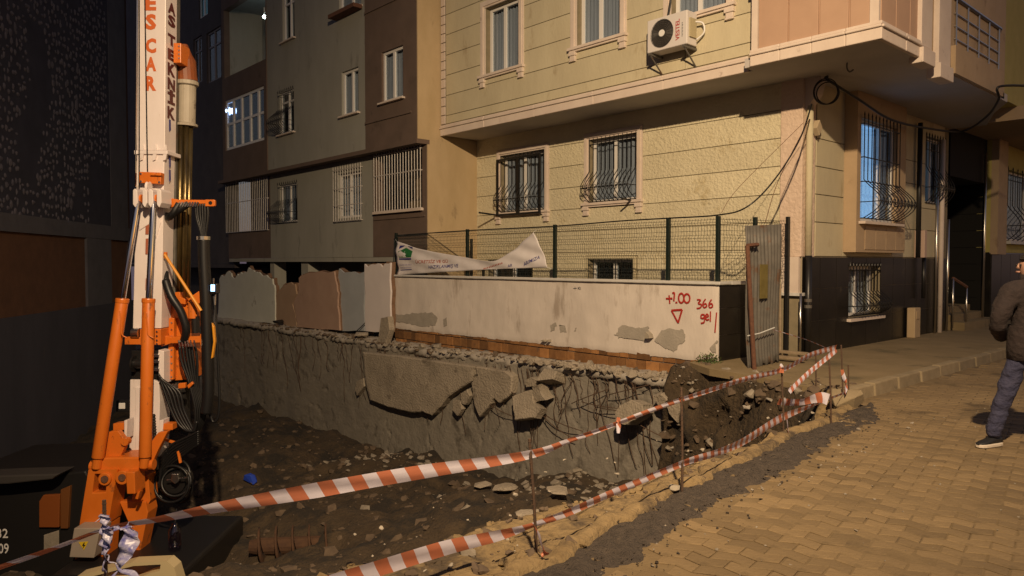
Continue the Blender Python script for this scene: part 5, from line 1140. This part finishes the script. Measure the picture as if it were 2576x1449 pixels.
# ================================================================== stakes and barrier tape
M['tape'] = None
def tape_mat():
    m = bpy.data.materials.new('tape_print'); m.use_nodes = True; t = m.node_tree; b = t.nodes['Principled BSDF']
    at = t.nodes.new('ShaderNodeUVMap'); sp = t.nodes.new('ShaderNodeSeparateXYZ'); t.links.new(at.outputs[0], sp.inputs[0])
    ma = t.nodes.new('ShaderNodeMath'); ma.operation = 'MULTIPLY_ADD'; ma.inputs[1].default_value = .45; t.links.new(sp.outputs[1], ma.inputs[0]); t.links.new(sp.outputs[0], ma.inputs[2])
    fr = t.nodes.new('ShaderNodeMath'); fr.operation = 'FRACT'; t.links.new(ma.outputs[0], fr.inputs[0])
    gt = t.nodes.new('ShaderNodeMath'); gt.operation = 'GREATER_THAN'; gt.inputs[1].default_value = .5; t.links.new(fr.outputs[0], gt.inputs[0])
    mx = t.nodes.new('ShaderNodeMix'); mx.data_type = 'RGBA'; mx.inputs[6].default_value = (.58, .20, .11, 1); mx.inputs[7].default_value = (.76, .72, .83, 1)
    t.links.new(gt.outputs[0], mx.inputs[0]); t.links.new(mx.outputs[2], b.inputs['Base Color']); b.inputs['Roughness'].default_value = .35
    out = t.nodes['Material Output']; tr = t.nodes.new('ShaderNodeBsdfTranslucent'); ms = t.nodes.new('ShaderNodeMixShader'); ms.inputs[0].default_value = .25
    t.links.new(mx.outputs[2], tr.inputs[0]); t.links.new(b.outputs[0], ms.inputs[1]); t.links.new(tr.outputs[0], ms.inputs[2]); t.links.new(ms.outputs[0], out.inputs[0])
    return m
M['tape'] = tape_mat()
def ribbon(name, pts, label=None, parent=None, per=.15, k=4, sub=10):
    """pts: (point, width, twist angle)"""
    P = [V(p[0]) for p in pts]; S = smooth_pts(P, sub); W_ = []; n = len(S)
    for i in range(n):
        q = i/sub; a = min(int(q), len(pts)-2); f = q-a; W_.append((pts[a][1]*(1-f)+pts[a+1][1]*f, pts[a][2]*(1-f)+pts[a+1][2]*f))
    vs_, uv = [], []; L = 0
    for i, p in enumerate(S):
        t = (S[min(i+1, n-1)]-S[max(i-1, 0)]).normalized(); L += (p-S[i-1]).length if i else 0
        up = V((0, 0, 1)); up = (up-t*up.dot(t)).normalized(); sd = t.cross(up); w_, tw = W_[i]; d = up*math.cos(tw)+sd*math.sin(tw)
        for j in range(k+1):
            f = j/k-.5; vs_.append(p+d*(w_*f)+sd*(.004*math.sin(f*6+i*.35))); uv.append((L/per, j/k*.6))
    b = MB(); b.grid(vs_, k+1, n); me = b.mesh(name, M['tape'], True, False); ul = me.uv_layers.new(name='UVMap')
    for l in me.loops: ul.data[l.index].uv = uv[l.vertex_index]
    o = bpy.data.objects.new(name, me); link(o, parent)
    if label: tag(o, label, 'barrier tape', 'red and white tape around the pit')
    return o
stk = {}
def stake(key, px, base, top, D, label, lean=0):
    b_ = PD(px, base, D); b_.z = ground(b_.x, b_.y)-.12; t_ = PD(px+lean, top, D); stk[key] = (b_, t_)
    m = MB(); m.tube([b_, b_.lerp(t_, .5)+V((.004, .003, 0)), t_], .009, 6)
    for i in range(26): q = b_.lerp(t_, (i+.5)/26); m.ring(q, t_-b_, .0095, .0018, 6, 3)
    tag(m.build('rebar_stake', M['rebar'], None), label, 'stake', 'rebar stakes holding the tape')
stake('A', 265, 1600, 1258, 3.2, 'leftmost rebar stake wrapped in white and blue tape in front of rig', -3)
stake('B', 1352, 1425, 1104, 4.15, 'rebar stake with fluttering orange tape end near the middle of the near edge', -20)
stake('C', 1716, 1250, 975, 5.25, 'tall thin rebar stake at the right end of the pit wall', -2)
stake('D', 1972, 1095, 918, 7.15, 'rebar stake where the upper tape dips before the corrugated sheet', -6)
stake('E', 2092, 1065, 905, 7.6, 'rebar stake left of the kerb end carrying two tapes', -6)
stake('F', 2122, 1000, 868, 8.45, 'rebar stake at the farthest tape corner near the kerb', -6)
stake('G', 2134, 1010, 918, 8.5, 'short rebar stake standing right at the kerb end', 0)
stake('H', 2052, 985, 884, 9.0, 'thin rebar stake behind the tangled tape near the sheet', 0)
h = math.pi
ribbon('barrier_tape', [(PD(-120, 1470, 2.9), .04, .7), (PD(100, 1392, 3.05), .036, .7), (PD(262, 1332, 3.2), .035, .8), (PD(380, 1309, 3.28), .045, .7), (PD(560, 1275, 3.4), .062, .35), (PD(800, 1232, 3.6), .082, .15), (PD(1060, 1188, 3.85), .078, .1), (PD(1334, 1143, 4.15), .055, .2),
    (PD(1440, 1106, 4.4), .036, .3), (PD(1560, 1062, 4.75), .036, .3), (PD(1715, 1005, 5.25), .042, .3), (PD(1860, 958, 6.2), .050, .3), (PD(1967, 930, 7.15), .06, .3), (PD(2040, 893, 7.9), .07, .3), (PD(2104, 873, 8.45), .06, .2)], 'upper striped tape running across the pit from far left to the kerb')
ribbon('barrier_tape', [(PD(560, 1560, 3.15), .09, .2), (PD(880, 1452, 3.5), .09, .15), (PD(1100, 1385, 3.8), .088, .1), (PD(1250, 1348, 4.0), .07, .2), (PD(1340, 1322, 4.15), .04, .4), (PD(1440, 1284, 4.35), .055, .2), (PD(1560, 1232, 4.75), .055, .2), (PD(1716, 1166, 5.25), .055, .2),
    (PD(1800, 1140, 5.7), .065, .3), (PD(1880, 1105, 6.4), .085, .2), (PD(1968, 1050, 7.15), .085, .1), (PD(2050, 1018, 7.7), .05, .5), (PD(2132, 985, 8.5), .04, .6)], 'lower striped tape following the near edge of the pit')
ribbon('barrier_tape', [(PD(2104, 880, 8.45), .055, .3), (PD(2050, 925, 7.9), .05, .5), (PD(1985, 985, 7.2), .05, .4)], 'short tape slanting between the far corner stake and the dip stake')
ribbon('barrier_tape', [(PD(1958, 1010, 7.3), .07, .3), (PD(2010, 1012, 7.5), .09, .6), (PD(2060, 1000, 7.6), .11, .1), (PD(2084, 1005, 7.6), .12, .1)], 'crumpled tape scrap bunched low beside the kerb stakes')
ribbon('barrier_tape', [(PD(1978, 1046, 7.1), .03, .2), (PD(1982, 1080, 7.05), .06, .3), (PD(1984, 1130, 7.0), .07, .2), (PD(1984, 1142, 7.0), .06, .4)], 'pale tape end hanging straight down from the dip stake', sub=5)
ribbon('barrier_tape', [(PD(1345, 1325, 4.1), .03, .4), (PD(1356, 1352, 4.05), .06, .2), (PD(1368, 1385, 4.0), .055, .5), (PD(1372, 1398, 4.0), .04, .3)], 'orange tape end fluttering below the middle rebar stake', sub=5)
ribbon('barrier_tape', [(PD(1945, 830, 9.9), .02, .8), (PD(2030, 855, 9.2), .02, .8), (PD(2100, 885, 8.45), .02, .6)], 'thin twisted tape strand from the corrugated sheet to the far stake')
ribbon('barrier_tape', [(PD(2118, 930, 8.4), .03, .4), (PD(2128, 968, 8.4), .05, .8), (PD(2126, 990, 8.3), .03, .2)], 'frayed tape loop dropping from the kerb stake', sub=5)
ribbon('barrier_tape', [(PD(1965, 938, 7.1), .05, 0), (PD(1966, 925, 7.1), .06, .5), (PD(1964, 915, 7.1), .02, .5)], 'knotted pale tape tuft on top of the dip stake', sub=5)
ribbon('barrier_tape', [(PD(1556, 1050, 4.7), .02, .3), (PD(1556, 1070, 4.7), .03, .3), (PD(1555, 1090, 4.7), .02, .6)], 'tiny tape knot hanging midway on the upper tape', sub=5)
# knot of white and blue tape on the left stake
M['wrap'] = mat('wrap_white_blue', (.66, .63, .74), (.12, .12, .36), 22, .35, c3=(.16, .16, .42), s3=14, t3=.62)
kn = thing('tape_knot', 'bunched white and blue plastic tape tied round the leftmost stake', 'barrier tape', PD(265, 1340, 3.2))
def wrap(pts, w_, r_=.0, seed=1):
    S = smooth_pts([PD(*p) for p in pts], 8); out = []; random.seed(seed)
    for i, p in enumerate(S):
        a = i*.23+seed; d = RT*math.cos(a*.5)+V((0, 0, 1))*math.sin(a*.5)*.4+FH*.3*math.sin(a)
        for j in range(4): f = j/3-.5; out.append(p+d*(w_*f)-FH*.012*math.cos(f*3+i*.9))
    b = MB(); b.grid(out, 4, len(S)); o = b.build('tape_fold', M['wrap'], kn, True, recalc=False); m = o.modifiers.new('t', 'SOLIDIFY'); m.thickness = .002
wrap([(246, 1310, 3.2), (256, 1298, 3.18), (266, 1300, 3.17), (262, 1325, 3.16), (285, 1330, 3.15), (300, 1328, 3.17), (330, 1324, 3.2)], .035, seed=2)
wrap([(322, 1322, 3.2), (330, 1345, 3.18), (318, 1390, 3.15), (300, 1430, 3.12), (275, 1470, 3.1)], .075, seed=3)
wrap([(264, 1320, 3.18), (268, 1350, 3.17), (262, 1380, 3.16), (270, 1400, 3.15), (290, 1420, 3.14), (340, 1450, 3.1), (370, 1475, 3.08)], .05, seed=4)
wrap([(266, 1330, 3.16), (272, 1365, 3.15), (264, 1400, 3.15), (262, 1440, 3.15)], .03, seed=5)

# ================================================================== rubble
random.seed(17)
def chunk_mesh(m, k=20, flat=.6):
    bm = bmesh.new()
    for i in range(k): bm.verts.new((random.gauss(0, 1), random.gauss(0, 1)*.8, random.gauss(0, 1)*flat))
    for v in bm.verts: v.co = v.co.normalized()*random.uniform(.75, 1.1) if v.co.length > 0 else v.co; v.co.z *= flat
    bmesh.ops.convex_hull(bm, input=bm.verts)
    for v in [v for v in bm.verts if not v.link_faces]: bm.verts.remove(v)
    me = bpy.data.meshes.new('rubble_piece'); bm.to_mesh(me); bm.free(); me.materials.append(m); return me
CH = [chunk_mesh(None, 19, random.uniform(.35, .8)) for i in range(10)]
CHD = [([v.co.copy() for v in me.vertices], [tuple(p.vertices) for p in me.polygons]) for me in CH]
def scatter(name, m, spots, parent=None, label=None):
    b = MB()
    for p, s in spots:
        v_, f_ = random.choice(CHD); T = Matrix.Translation(p) @ Matrix.Rotation(random.uniform(0, 6.3), 4, 'Z') @ Matrix.Rotation(random.gauss(0, .5), 4, 'X') @ Matrix.Scale(s, 4); b.add([T @ q for q in v_], f_)
    o = b.build(name, m, parent); kind(o, 'stuff')
    if label: o['label'] = label; o['category'] = 'rubble'
    return o
def sp(n, fx, fy, smin, smax, zf, pw=2.5):
    out = []
    for i in range(n):
        x, y = fx(), fy(); s = smin+(smax-smin)*random.random()**pw; out.append((V((x, y, zf(x, y)+s*U(-.25, .2))), s))
    return out
U = random.uniform
gz = lambda x, y: ground(x, y)
lz = lambda x, y: ledge_z(x)+.02
scatter('rubble', M['rub_grey'], sp(520, lambda: U(-20, -6.8), lambda: U(9.5, 10.0), .012, .075, lz), None, 'small grey mortar rubble along the ledge')
scatter('rubble', M['slab'], sp(260, lambda: U(-10.5, -6.65), lambda: U(9.46, 9.9), .02, .11, lz, 2), None, 'concrete rubble heaped at the right end of the ledge')
scatter('rubble', M['rub_pale'], sp(260, lambda: random.choice([U(-13.4, -11.2), U(-11, -8.2), U(-10, -7.2)]), lambda: U(9.5, 9.98), .01, .055, lz), None, 'pale plaster rubble along the ledge below the bricks')
scatter('rubble', M['rub_brown'], sp(420, lambda: U(-23, -6.8), lambda: U(9.5, 10.0), .02, .09, lz), None, 'brown earthy rubble along the ledge')
scatter('rubble', M['rub_brown'], sp(1500, lambda: U(-22, -4), lambda: U(1.5, 9.4), .02, .13, gz, 3.5), None, 'dark clods and stones on the pit floor')
scatter('rubble', M['rub_grey'], sp(420, lambda: random.choice([U(-11, -4.2), U(-15, -12.5), U(-9.5, -5)]), lambda: 9.45-abs(random.gauss(0, .9)), .015, .12, gz), None, 'grey concrete rubble heaped under the pit wall')
scatter('rubble', M['rub_pale'], sp(90, lambda: U(-16, -4), lambda: 9.4-abs(random.gauss(0, 1.8)), .008, .035, gz), None, 'pale scraps scattered over the pit floor')
scatter('rubble', M['clay'], sp(1500, lambda: U(-4.6, -2.8), lambda: U(1.0, 8.4), .006, .05, gz), None, 'yellow clay clods along the near pit edge')
scatter('rubble', M['rub_brown'], sp(700, lambda: U(-4.4, -2.9), lambda: U(1.0, 8.3), .008, .06, gz, 3), None, 'brown clods along the near pit edge')
scatter('rubble', M['rub_pale'], sp(90, lambda: U(-4.3, -2.6), lambda: U(1.2, 8.4), .006, .028, lambda x, y: max(gz(x, y), -.005)), None, 'small pale stones along the near pit edge')
scatter('rubble', M['darksoil'], [(V((sL(y_)+(sR(y_)-sL(y_))*u_+.22*max(0, u_-.95)*random.random()*8, y_, .004)), .003+.013*random.random()**2.5) for y_, u_ in ((U(1.5, 8.4), random.random()**.7*1.15) for i_ in range(1000))], None, 'dark soil crumbs beside the paving')
scatter('rubble', M['rub_grey'], sp(420, lambda: -2.8+5*random.random()**2, lambda: U(1.5, 11), .003, .014, lambda x, y: .0), None, 'grit scattered over the paving stones')
scatter('rubble', M['rub_brown'], sp(420, lambda: U(-6.8, -3.95), lambda: U(8.2, 9.7), .02, .12, gz), None, 'brown clods on the soil bank at the pavement end')
scatter('rubble', M['cement'], sp(110, lambda: U(-6.8, -3.95), lambda: U(8.6, 9.7), .015, .08, gz), None, 'broken concrete rubble on the soil bank at the pavement end')
def one(me_i, p, s, m, label, name='rubble_stone', cat='stone', rz=0, fl=1):
    v_, f_ = CHD[me_i]; b = MB(); T = Matrix.Translation(V(p)) @ Matrix.Rotation(rz, 4, 'Z') @ Matrix.Diagonal((s, s*.85, s*fl, 1)); b.add([T @ q for q in v_], f_); return tag(b.build(name, m, None, bevel=s*.06), label, cat)
def gp(x, y, z): return PZ(x, y, z)
q = PY(1092, 868, 9.7); one(0, V((q.x, 9.75, ledge_z(q.x)+.10)), .17, M['rub_grey'], 'rounded grey stone on the ledge beside the broken post')
q = PY(1062, 872, 9.7); one(3, V((q.x, 9.7, ledge_z(q.x)+.07)), .12, M['slab'], 'smaller grey stone on the ledge left of the rounded one')
q = PY(700, 800, 9.7); one(5, V((q.x, 9.7, ledge_z(q.x)+.14)), .2, M['black'], 'black lump lying on the ledge below the tan remnant', 'dark_lump', 'debris')
q = PY(905, 845, 9.6); one(4, V((q.x, 9.65, ledge_z(q.x)+.12)), .24, M['slab'], 'flat slab piece lying on the ledge before the white stub', fl=.6)
q = gp(1172, 1400, -.02); one(6, V((q.x, q.y, ground(q.x, q.y)+.02)), .075, M['rub_grey'], 'smooth grey stone under the lower tape at the near pit edge')
q = gp(1140, 1320, -.05); one(2, V((q.x, q.y, ground(q.x, q.y)+.02)), .09, M['slab'], 'angular stone at the lip of the pit left of the middle stake')
q = gp(1695, 1238, 0); one(1, V((q.x, q.y, .03)), .06, M['rub_pale'], 'pale stone at the foot of the tall thin stake')
kq = PZ(2160, 1020, 0); b_ = one(7, V((-3.72, 8.55, .08)), .22, M['kerb'], 'broken kerb fragment tilted at the end of the pavement', 'kerb_fragment', 'kerb stone', .4, .9)
for k_, (px, py, z_, s) in enumerate(((1400, 1245, -1.3, .2), (1270, 1225, -1.7, .22), (1215, 1210, -1.9, .18), (1560, 1215, -1.0, .16), (1330, 1280, -1.1, .2))):
    q = PZ(px, py, z_); one(k_ % 8, V((q.x, q.y, ground(q.x, q.y)+.08)), s, M['slab'], ['flat concrete shard on the rubble slope behind the middle stake', 'broken slab shard low on the rubble slope', 'grey shard at the foot of the pit wall', 'small shard near the top of the rubble slope', 'shard half buried behind the lower tape'][k_], 'concrete_shard', 'concrete chunk', k_, .35)
q = PZ(630, 1190, -2.6); bg_ = one(8, V((q.x, q.y, ground(q.x, q.y)+.13)), .17, M['blue'], 'crumpled blue plastic bag on the pit floor', 'plastic_bag', 'bag')

# ================================================================== plants
def bush(name, label, c, r, n, m, seed, h=1.0):
    random.seed(seed); t = thing(name, label, 'plant', c); b = MB()
    for i in range(n):
        d = V((random.gauss(0, 1), random.gauss(0, 1), abs(random.gauss(0, 1))*h)).normalized(); p = V(c)+d*r*random.random()**.5*random.uniform(.6, 1.1); a = V((U(-1, 1), U(-1, 1), U(-.6, 1))).normalized(); s_ = U(.012, .03); o_ = a.orthogonal().normalized()*s_*.5
        b.add([p-a*s_, p+o_, p+a*s_, p-o_], [(0, 1, 2, 3)])
    b.build('leaves', m, t, recalc=False); st = MB()
    for i in range(9): d = V((U(-1, 1), U(-1, 1), U(.5, 1.4))).normalized(); st.tube([V(c), V(c)+d*r*.5+V((0, 0, .02)), V(c)+d*r*.95], .004, 4)
    st.build('stems', M['rust'], t)
q = PY(1782, 918, 9.85); bush('weed_bush', 'small green weed bush at the right foot of the whitewashed wall', (q.x, 9.85, .02), .26, 900, M['leaf'], 2)
M['leafdark'] = mat('dark_leaf', (.03, .05, .025), (.05, .07, .035), 6, .8)
for k_, (px, py, D, r_) in enumerate(((150, 1125, 16.5, .7), (60, 1150, 16, .6), (210, 1150, 15.5, .55))):
    q = PD(px, py, D); q.z = ground(q.x, q.y); bush('weed_clump', ['dark green weeds growing at the foot of the stripped wall', 'weeds at the far left edge behind the rig body', 'weeds right behind the orange rig base'][k_], q, r_, 700, M['leafdark'], 30+k_, .6)
# ================================================================== standing man at the right edge
def man():
    root = thing('person', 'man seen from behind in dark brown jacket, blue jeans and black sneakers at right edge', 'person', CW(4.55, 6.5, 0))
    c0 = CW(4.55, 6.48, 0)
    # local axes: r = picture right, f = away from the viewer, u = up
    def Lp(r, f, u): return c0+RT*r+FH*f+V((0, 0, u))
    J = {'pelvis': (0, 0, .90), 'waist': (.0, .01, 1.06), 'chest': (.0, .02, 1.26), 'upper': (.0, .02, 1.40), 'neck': (.0, .03, 1.50), 'headb': (-.01, .05, 1.555), 'head': (-.02, .05, 1.62), 'crown': (-.01, .045, 1.69),
         'lhip': (-.105, .0, .86), 'lknee': (-.18, .07, .47), 'lcalf': (-.215, .10, .30), 'lank': (-.25, .13, .085), 'rhip': (.105, -.01, .86), 'rknee': (.10, -.10, .47), 'rcalf': (.09, -.16, .30), 'rank': (.06, -.20, .085),
         'lsh': (-.195, .02, 1.40), 'lel': (-.325, -.02, 1.12), 'lwr': (-.19, .14, .99), 'lhand': (-.12, .15, .96), 'rsh': (.195, .02, 1.40), 'rel': (.325, -.02, 1.12), 'rwr': (.19, .14, .99), 'rhand': (.12, .15, .96)}
    Rd = {'pelvis': (.155, .125), 'waist': (.175, .14), 'chest': (.195, .15), 'upper': (.17, .125), 'neck': (.062, .062), 'headb': (.066, .07), 'head': (.078, .092), 'crown': (.062, .072), 'lhip': (.098, .10), 'lknee': (.074, .078), 'lcalf': (.07, .074), 'lank': (.066, .07),
          'rhip': (.098, .10), 'rknee': (.074, .078), 'rcalf': (.07, .074), 'rank': (.066, .07), 'lsh': (.10, .10), 'lel': (.072, .074), 'lwr': (.06, .062), 'lhand': (.04, .03), 'rsh': (.10, .10), 'rel': (.072, .074), 'rwr': (.06, .062), 'rhand': (.04, .03)}
    E = [('pelvis', 'waist'), ('waist', 'chest'), ('chest', 'upper'), ('upper', 'neck'), ('neck', 'headb'), ('headb', 'head'), ('head', 'crown'), ('pelvis', 'lhip'), ('lhip', 'lknee'), ('lknee', 'lcalf'), ('lcalf', 'lank'), ('pelvis', 'rhip'), ('rhip', 'rknee'), ('rknee', 'rcalf'), ('rcalf', 'rank'),
         ('upper', 'lsh'), ('lsh', 'lel'), ('lel', 'lwr'), ('lwr', 'lhand'), ('upper', 'rsh'), ('rsh', 'rel'), ('rel', 'rwr'), ('rwr', 'rhand')]
    names = list(J); ix = {n: i for i, n in enumerate(names)}
    me = bpy.data.meshes.new('sk'); me.from_pydata([tuple(Lp(*J[n])) for n in names], [(ix[a], ix[b]) for a, b in E], [])
    o = bpy.data.objects.new('sk', me); COL.objects.link(o); sk = o.modifiers.new('s', 'SKIN'); sk.use_smooth_shade = True
    for i, n in enumerate(names):
        d = me.skin_vertices[0].data[i]; d.radius = Rd[n]; d.use_root = n == 'pelvis'
    sb = o.modifiers.new('sub', 'SUBSURF'); sb.levels = 2; sb.render_levels = 2
    dg = bpy.context.evaluated_depsgraph_get(); dg.update(); fin = bpy.data.meshes.new_from_object(o.evaluated_get(dg)); bpy.data.objects.remove(o)
    fin.materials.clear()
    for m in (mat('jacket_cloth', (.020, .013, .012), (.030, .019, .017), 30, .9, .8, 16, bdist=.03), mat('denim', (.032, .034, .075), (.055, .055, .10), 14, .9, .8, 22, bdist=.03), mat('skin', (.40, .22, .15), (.45, .26, .18), 20, .6)): fin.materials.append(m)
    for v in fin.vertices:                      # soft creases in the clothes
        p = v.co; q = .016*noise.noise(V((p.x*7, p.y*7, p.z*13)))+.009*noise.noise(p*24)
        if p.z < .80: q += .010*noise.noise(V((p.x*5, p.y*5, p.z*26)))
        if p.z < 1.48: v.co = p+v.normal*q
    for p in fin.polygons:
        z = p.center.z; l = (p.center-c0).dot(RT); p.use_smooth = True; ff = (p.center-c0).dot(FH)
        arm = False
        p.material_index = 2 if (z > 1.505 or arm) else (1 if z < .87 else 0)
    b = bpy.data.objects.new('body', fin); link(b, root)
    # jacket hem, collar
    def oval(z, rx, ry, cx=0, cy=0, n=28): return [Lp(cx+rx*math.cos(2*math.pi*i/n), cy+ry*math.sin(2*math.pi*i/n), z) for i in range(n)]
    def loft(name, rings, m, cap=False):
        n = len(rings[0]); mb_ = MB(); mb_.add([p for r_ in rings for p in r_], [(i*n+k, i*n+(k+1) % n, (i+1)*n+(k+1) % n, (i+1)*n+k) for i in range(len(rings)-1) for k in range(n)]+([tuple(range((len(rings)-1)*n, len(rings)*n))] if cap else []))
        return mb_.build(name, m, root, True)
    jm = fin.materials[0]
    loft('jacket_skirt', [oval(1.10, .190, .150, 0, .01), oval(.98, .200, .162, 0, .0), oval(.88, .202, .166), oval(.80, .198, .162), oval(.795, .188, .152)], jm)
    loft('collar', [oval(1.44, .105, .10, 0, .03, 20), oval(1.50, .080, .082, -.005, .03, 20), oval(1.545, .076, .08, -.008, .03, 20), oval(1.54, .066, .07, -.008, .03, 20)], jm)
    # hair: cap over the crown and nape; face to the left
    hm = mat('hair_black', (.012, .010, .009), (.03, .022, .016), 60, .55, .6, 150)
    hc = Lp(-.005, .035, 1.635); hb = MB(); pts = []; nu, nv_ = 24, 12
    for j in range(nv_+1):
        th = math.pi*.62*j/nv_
        for i in range(nu):
            ph = 2*math.pi*i/nu; x, y, z = math.sin(th)*math.cos(ph), math.sin(th)*math.sin(ph), math.cos(th)
            if x < -.35 and z < .45: z = max(z, .40); 
            rr = 1+.05*noise.noise(V((x, y, z))*5); pts.append(hc+RT*(x*.092*rr)+FH*(y*.092*rr)+V((0, 0, z*.105*rr)))
    hb.add(pts, [(j*nu+i, j*nu+(i+1) % nu, (j+1)*nu+(i+1) % nu, (j+1)*nu+i) for j in range(nv_) for i in range(nu)]); hb.build('hair', hm, root, True, recalc=False)
    skm = fin.materials[2]
    nb = MB(); nb.add([Lp(-.095, .06, 1.645), Lp(-.113, .066, 1.600), Lp(-.09, .045, 1.592), Lp(-.09, .08, 1.592)], [(0, 1, 2), (0, 3, 1), (1, 3, 2), (0, 2, 3)]); nb.build('nose', skm, root, True)
    eb = MB(); eb.lathe(Lp(-.005, -.045, 1.60), -FH, [(0, .026), (.012, .028), (.02, .018)], 12); eb.build('ear', skm, root, True)
    lb_ = MB(); lb_.tube([Lp(-.100, .035, 1.565), Lp(-.106, .06, 1.566), Lp(-.098, .085, 1.565)], .009, 6); lb_.build('mouth', mat('lips', (.36, .19, .14), rough=.6), root, True)
    ey = MB(); ey.lathe(Lp(-.097, .035, 1.625), -RT, [(-.004, .012), (.004, .008)], 10); ey.lathe(Lp(-.097, .085, 1.625), -RT, [(-.004, .012), (.004, .008)], 10); ey.build('eyes', hm, root, True)
    # sneakers
    sm_ = mat('sneaker_black', (.012, .012, .014), rough=.6); wm = mat('sneaker_sole', (.62, .54, .44), rough=.6)
    for nm, (r_, f_), ang in (('left', (-.25, .13), R(200)), ('right', (.06, -.20), R(165))):
        fwd = RT*math.cos(ang)+FH*math.sin(ang); sd = V((-fwd.y, fwd.x, 0)); base = Lp(r_, f_, 0)-fwd*.07; base.z = .004
        prof = [(-.03, .030, .085), (.02, .040, .098), (.08, .042, .090), (.14, .046, .068), (.19, .046, .055), (.225, .036, .045), (.245, .015, .035)]
        def ring(x, w_, h0, h1): return [base+fwd*x+sd*(w_*math.cos(2*math.pi*i/12))+V((0, 0, h0+(h1-h0)*(.5+.5*math.sin(2*math.pi*i/12)))) for i in range(12)]
        rings = [ring(x, w_, .022, h_) for x, w_, h_ in prof]; mb_ = MB(); n = 12
        mb_.add([p for q in rings for p in q], [(i*n+k, i*n+(k+1) % n, (i+1)*n+(k+1) % n, (i+1)*n+k) for i in range(len(rings)-1) for k in range(n)]+[tuple(range(n)), tuple(range((len(rings)-1)*n, len(rings)*n))]); sh = mb_.build('shoe', sm_, root, True)
        out = [base+fwd*x+sd*(w_*1.10) for x, w_, h_ in prof]+[base+fwd*x-sd*(w_*1.10) for x, w_, h_ in reversed(prof)]; MB().prism(out, (0, 0, .030)).build('sole', wm, sh, bevel=.006)
man()
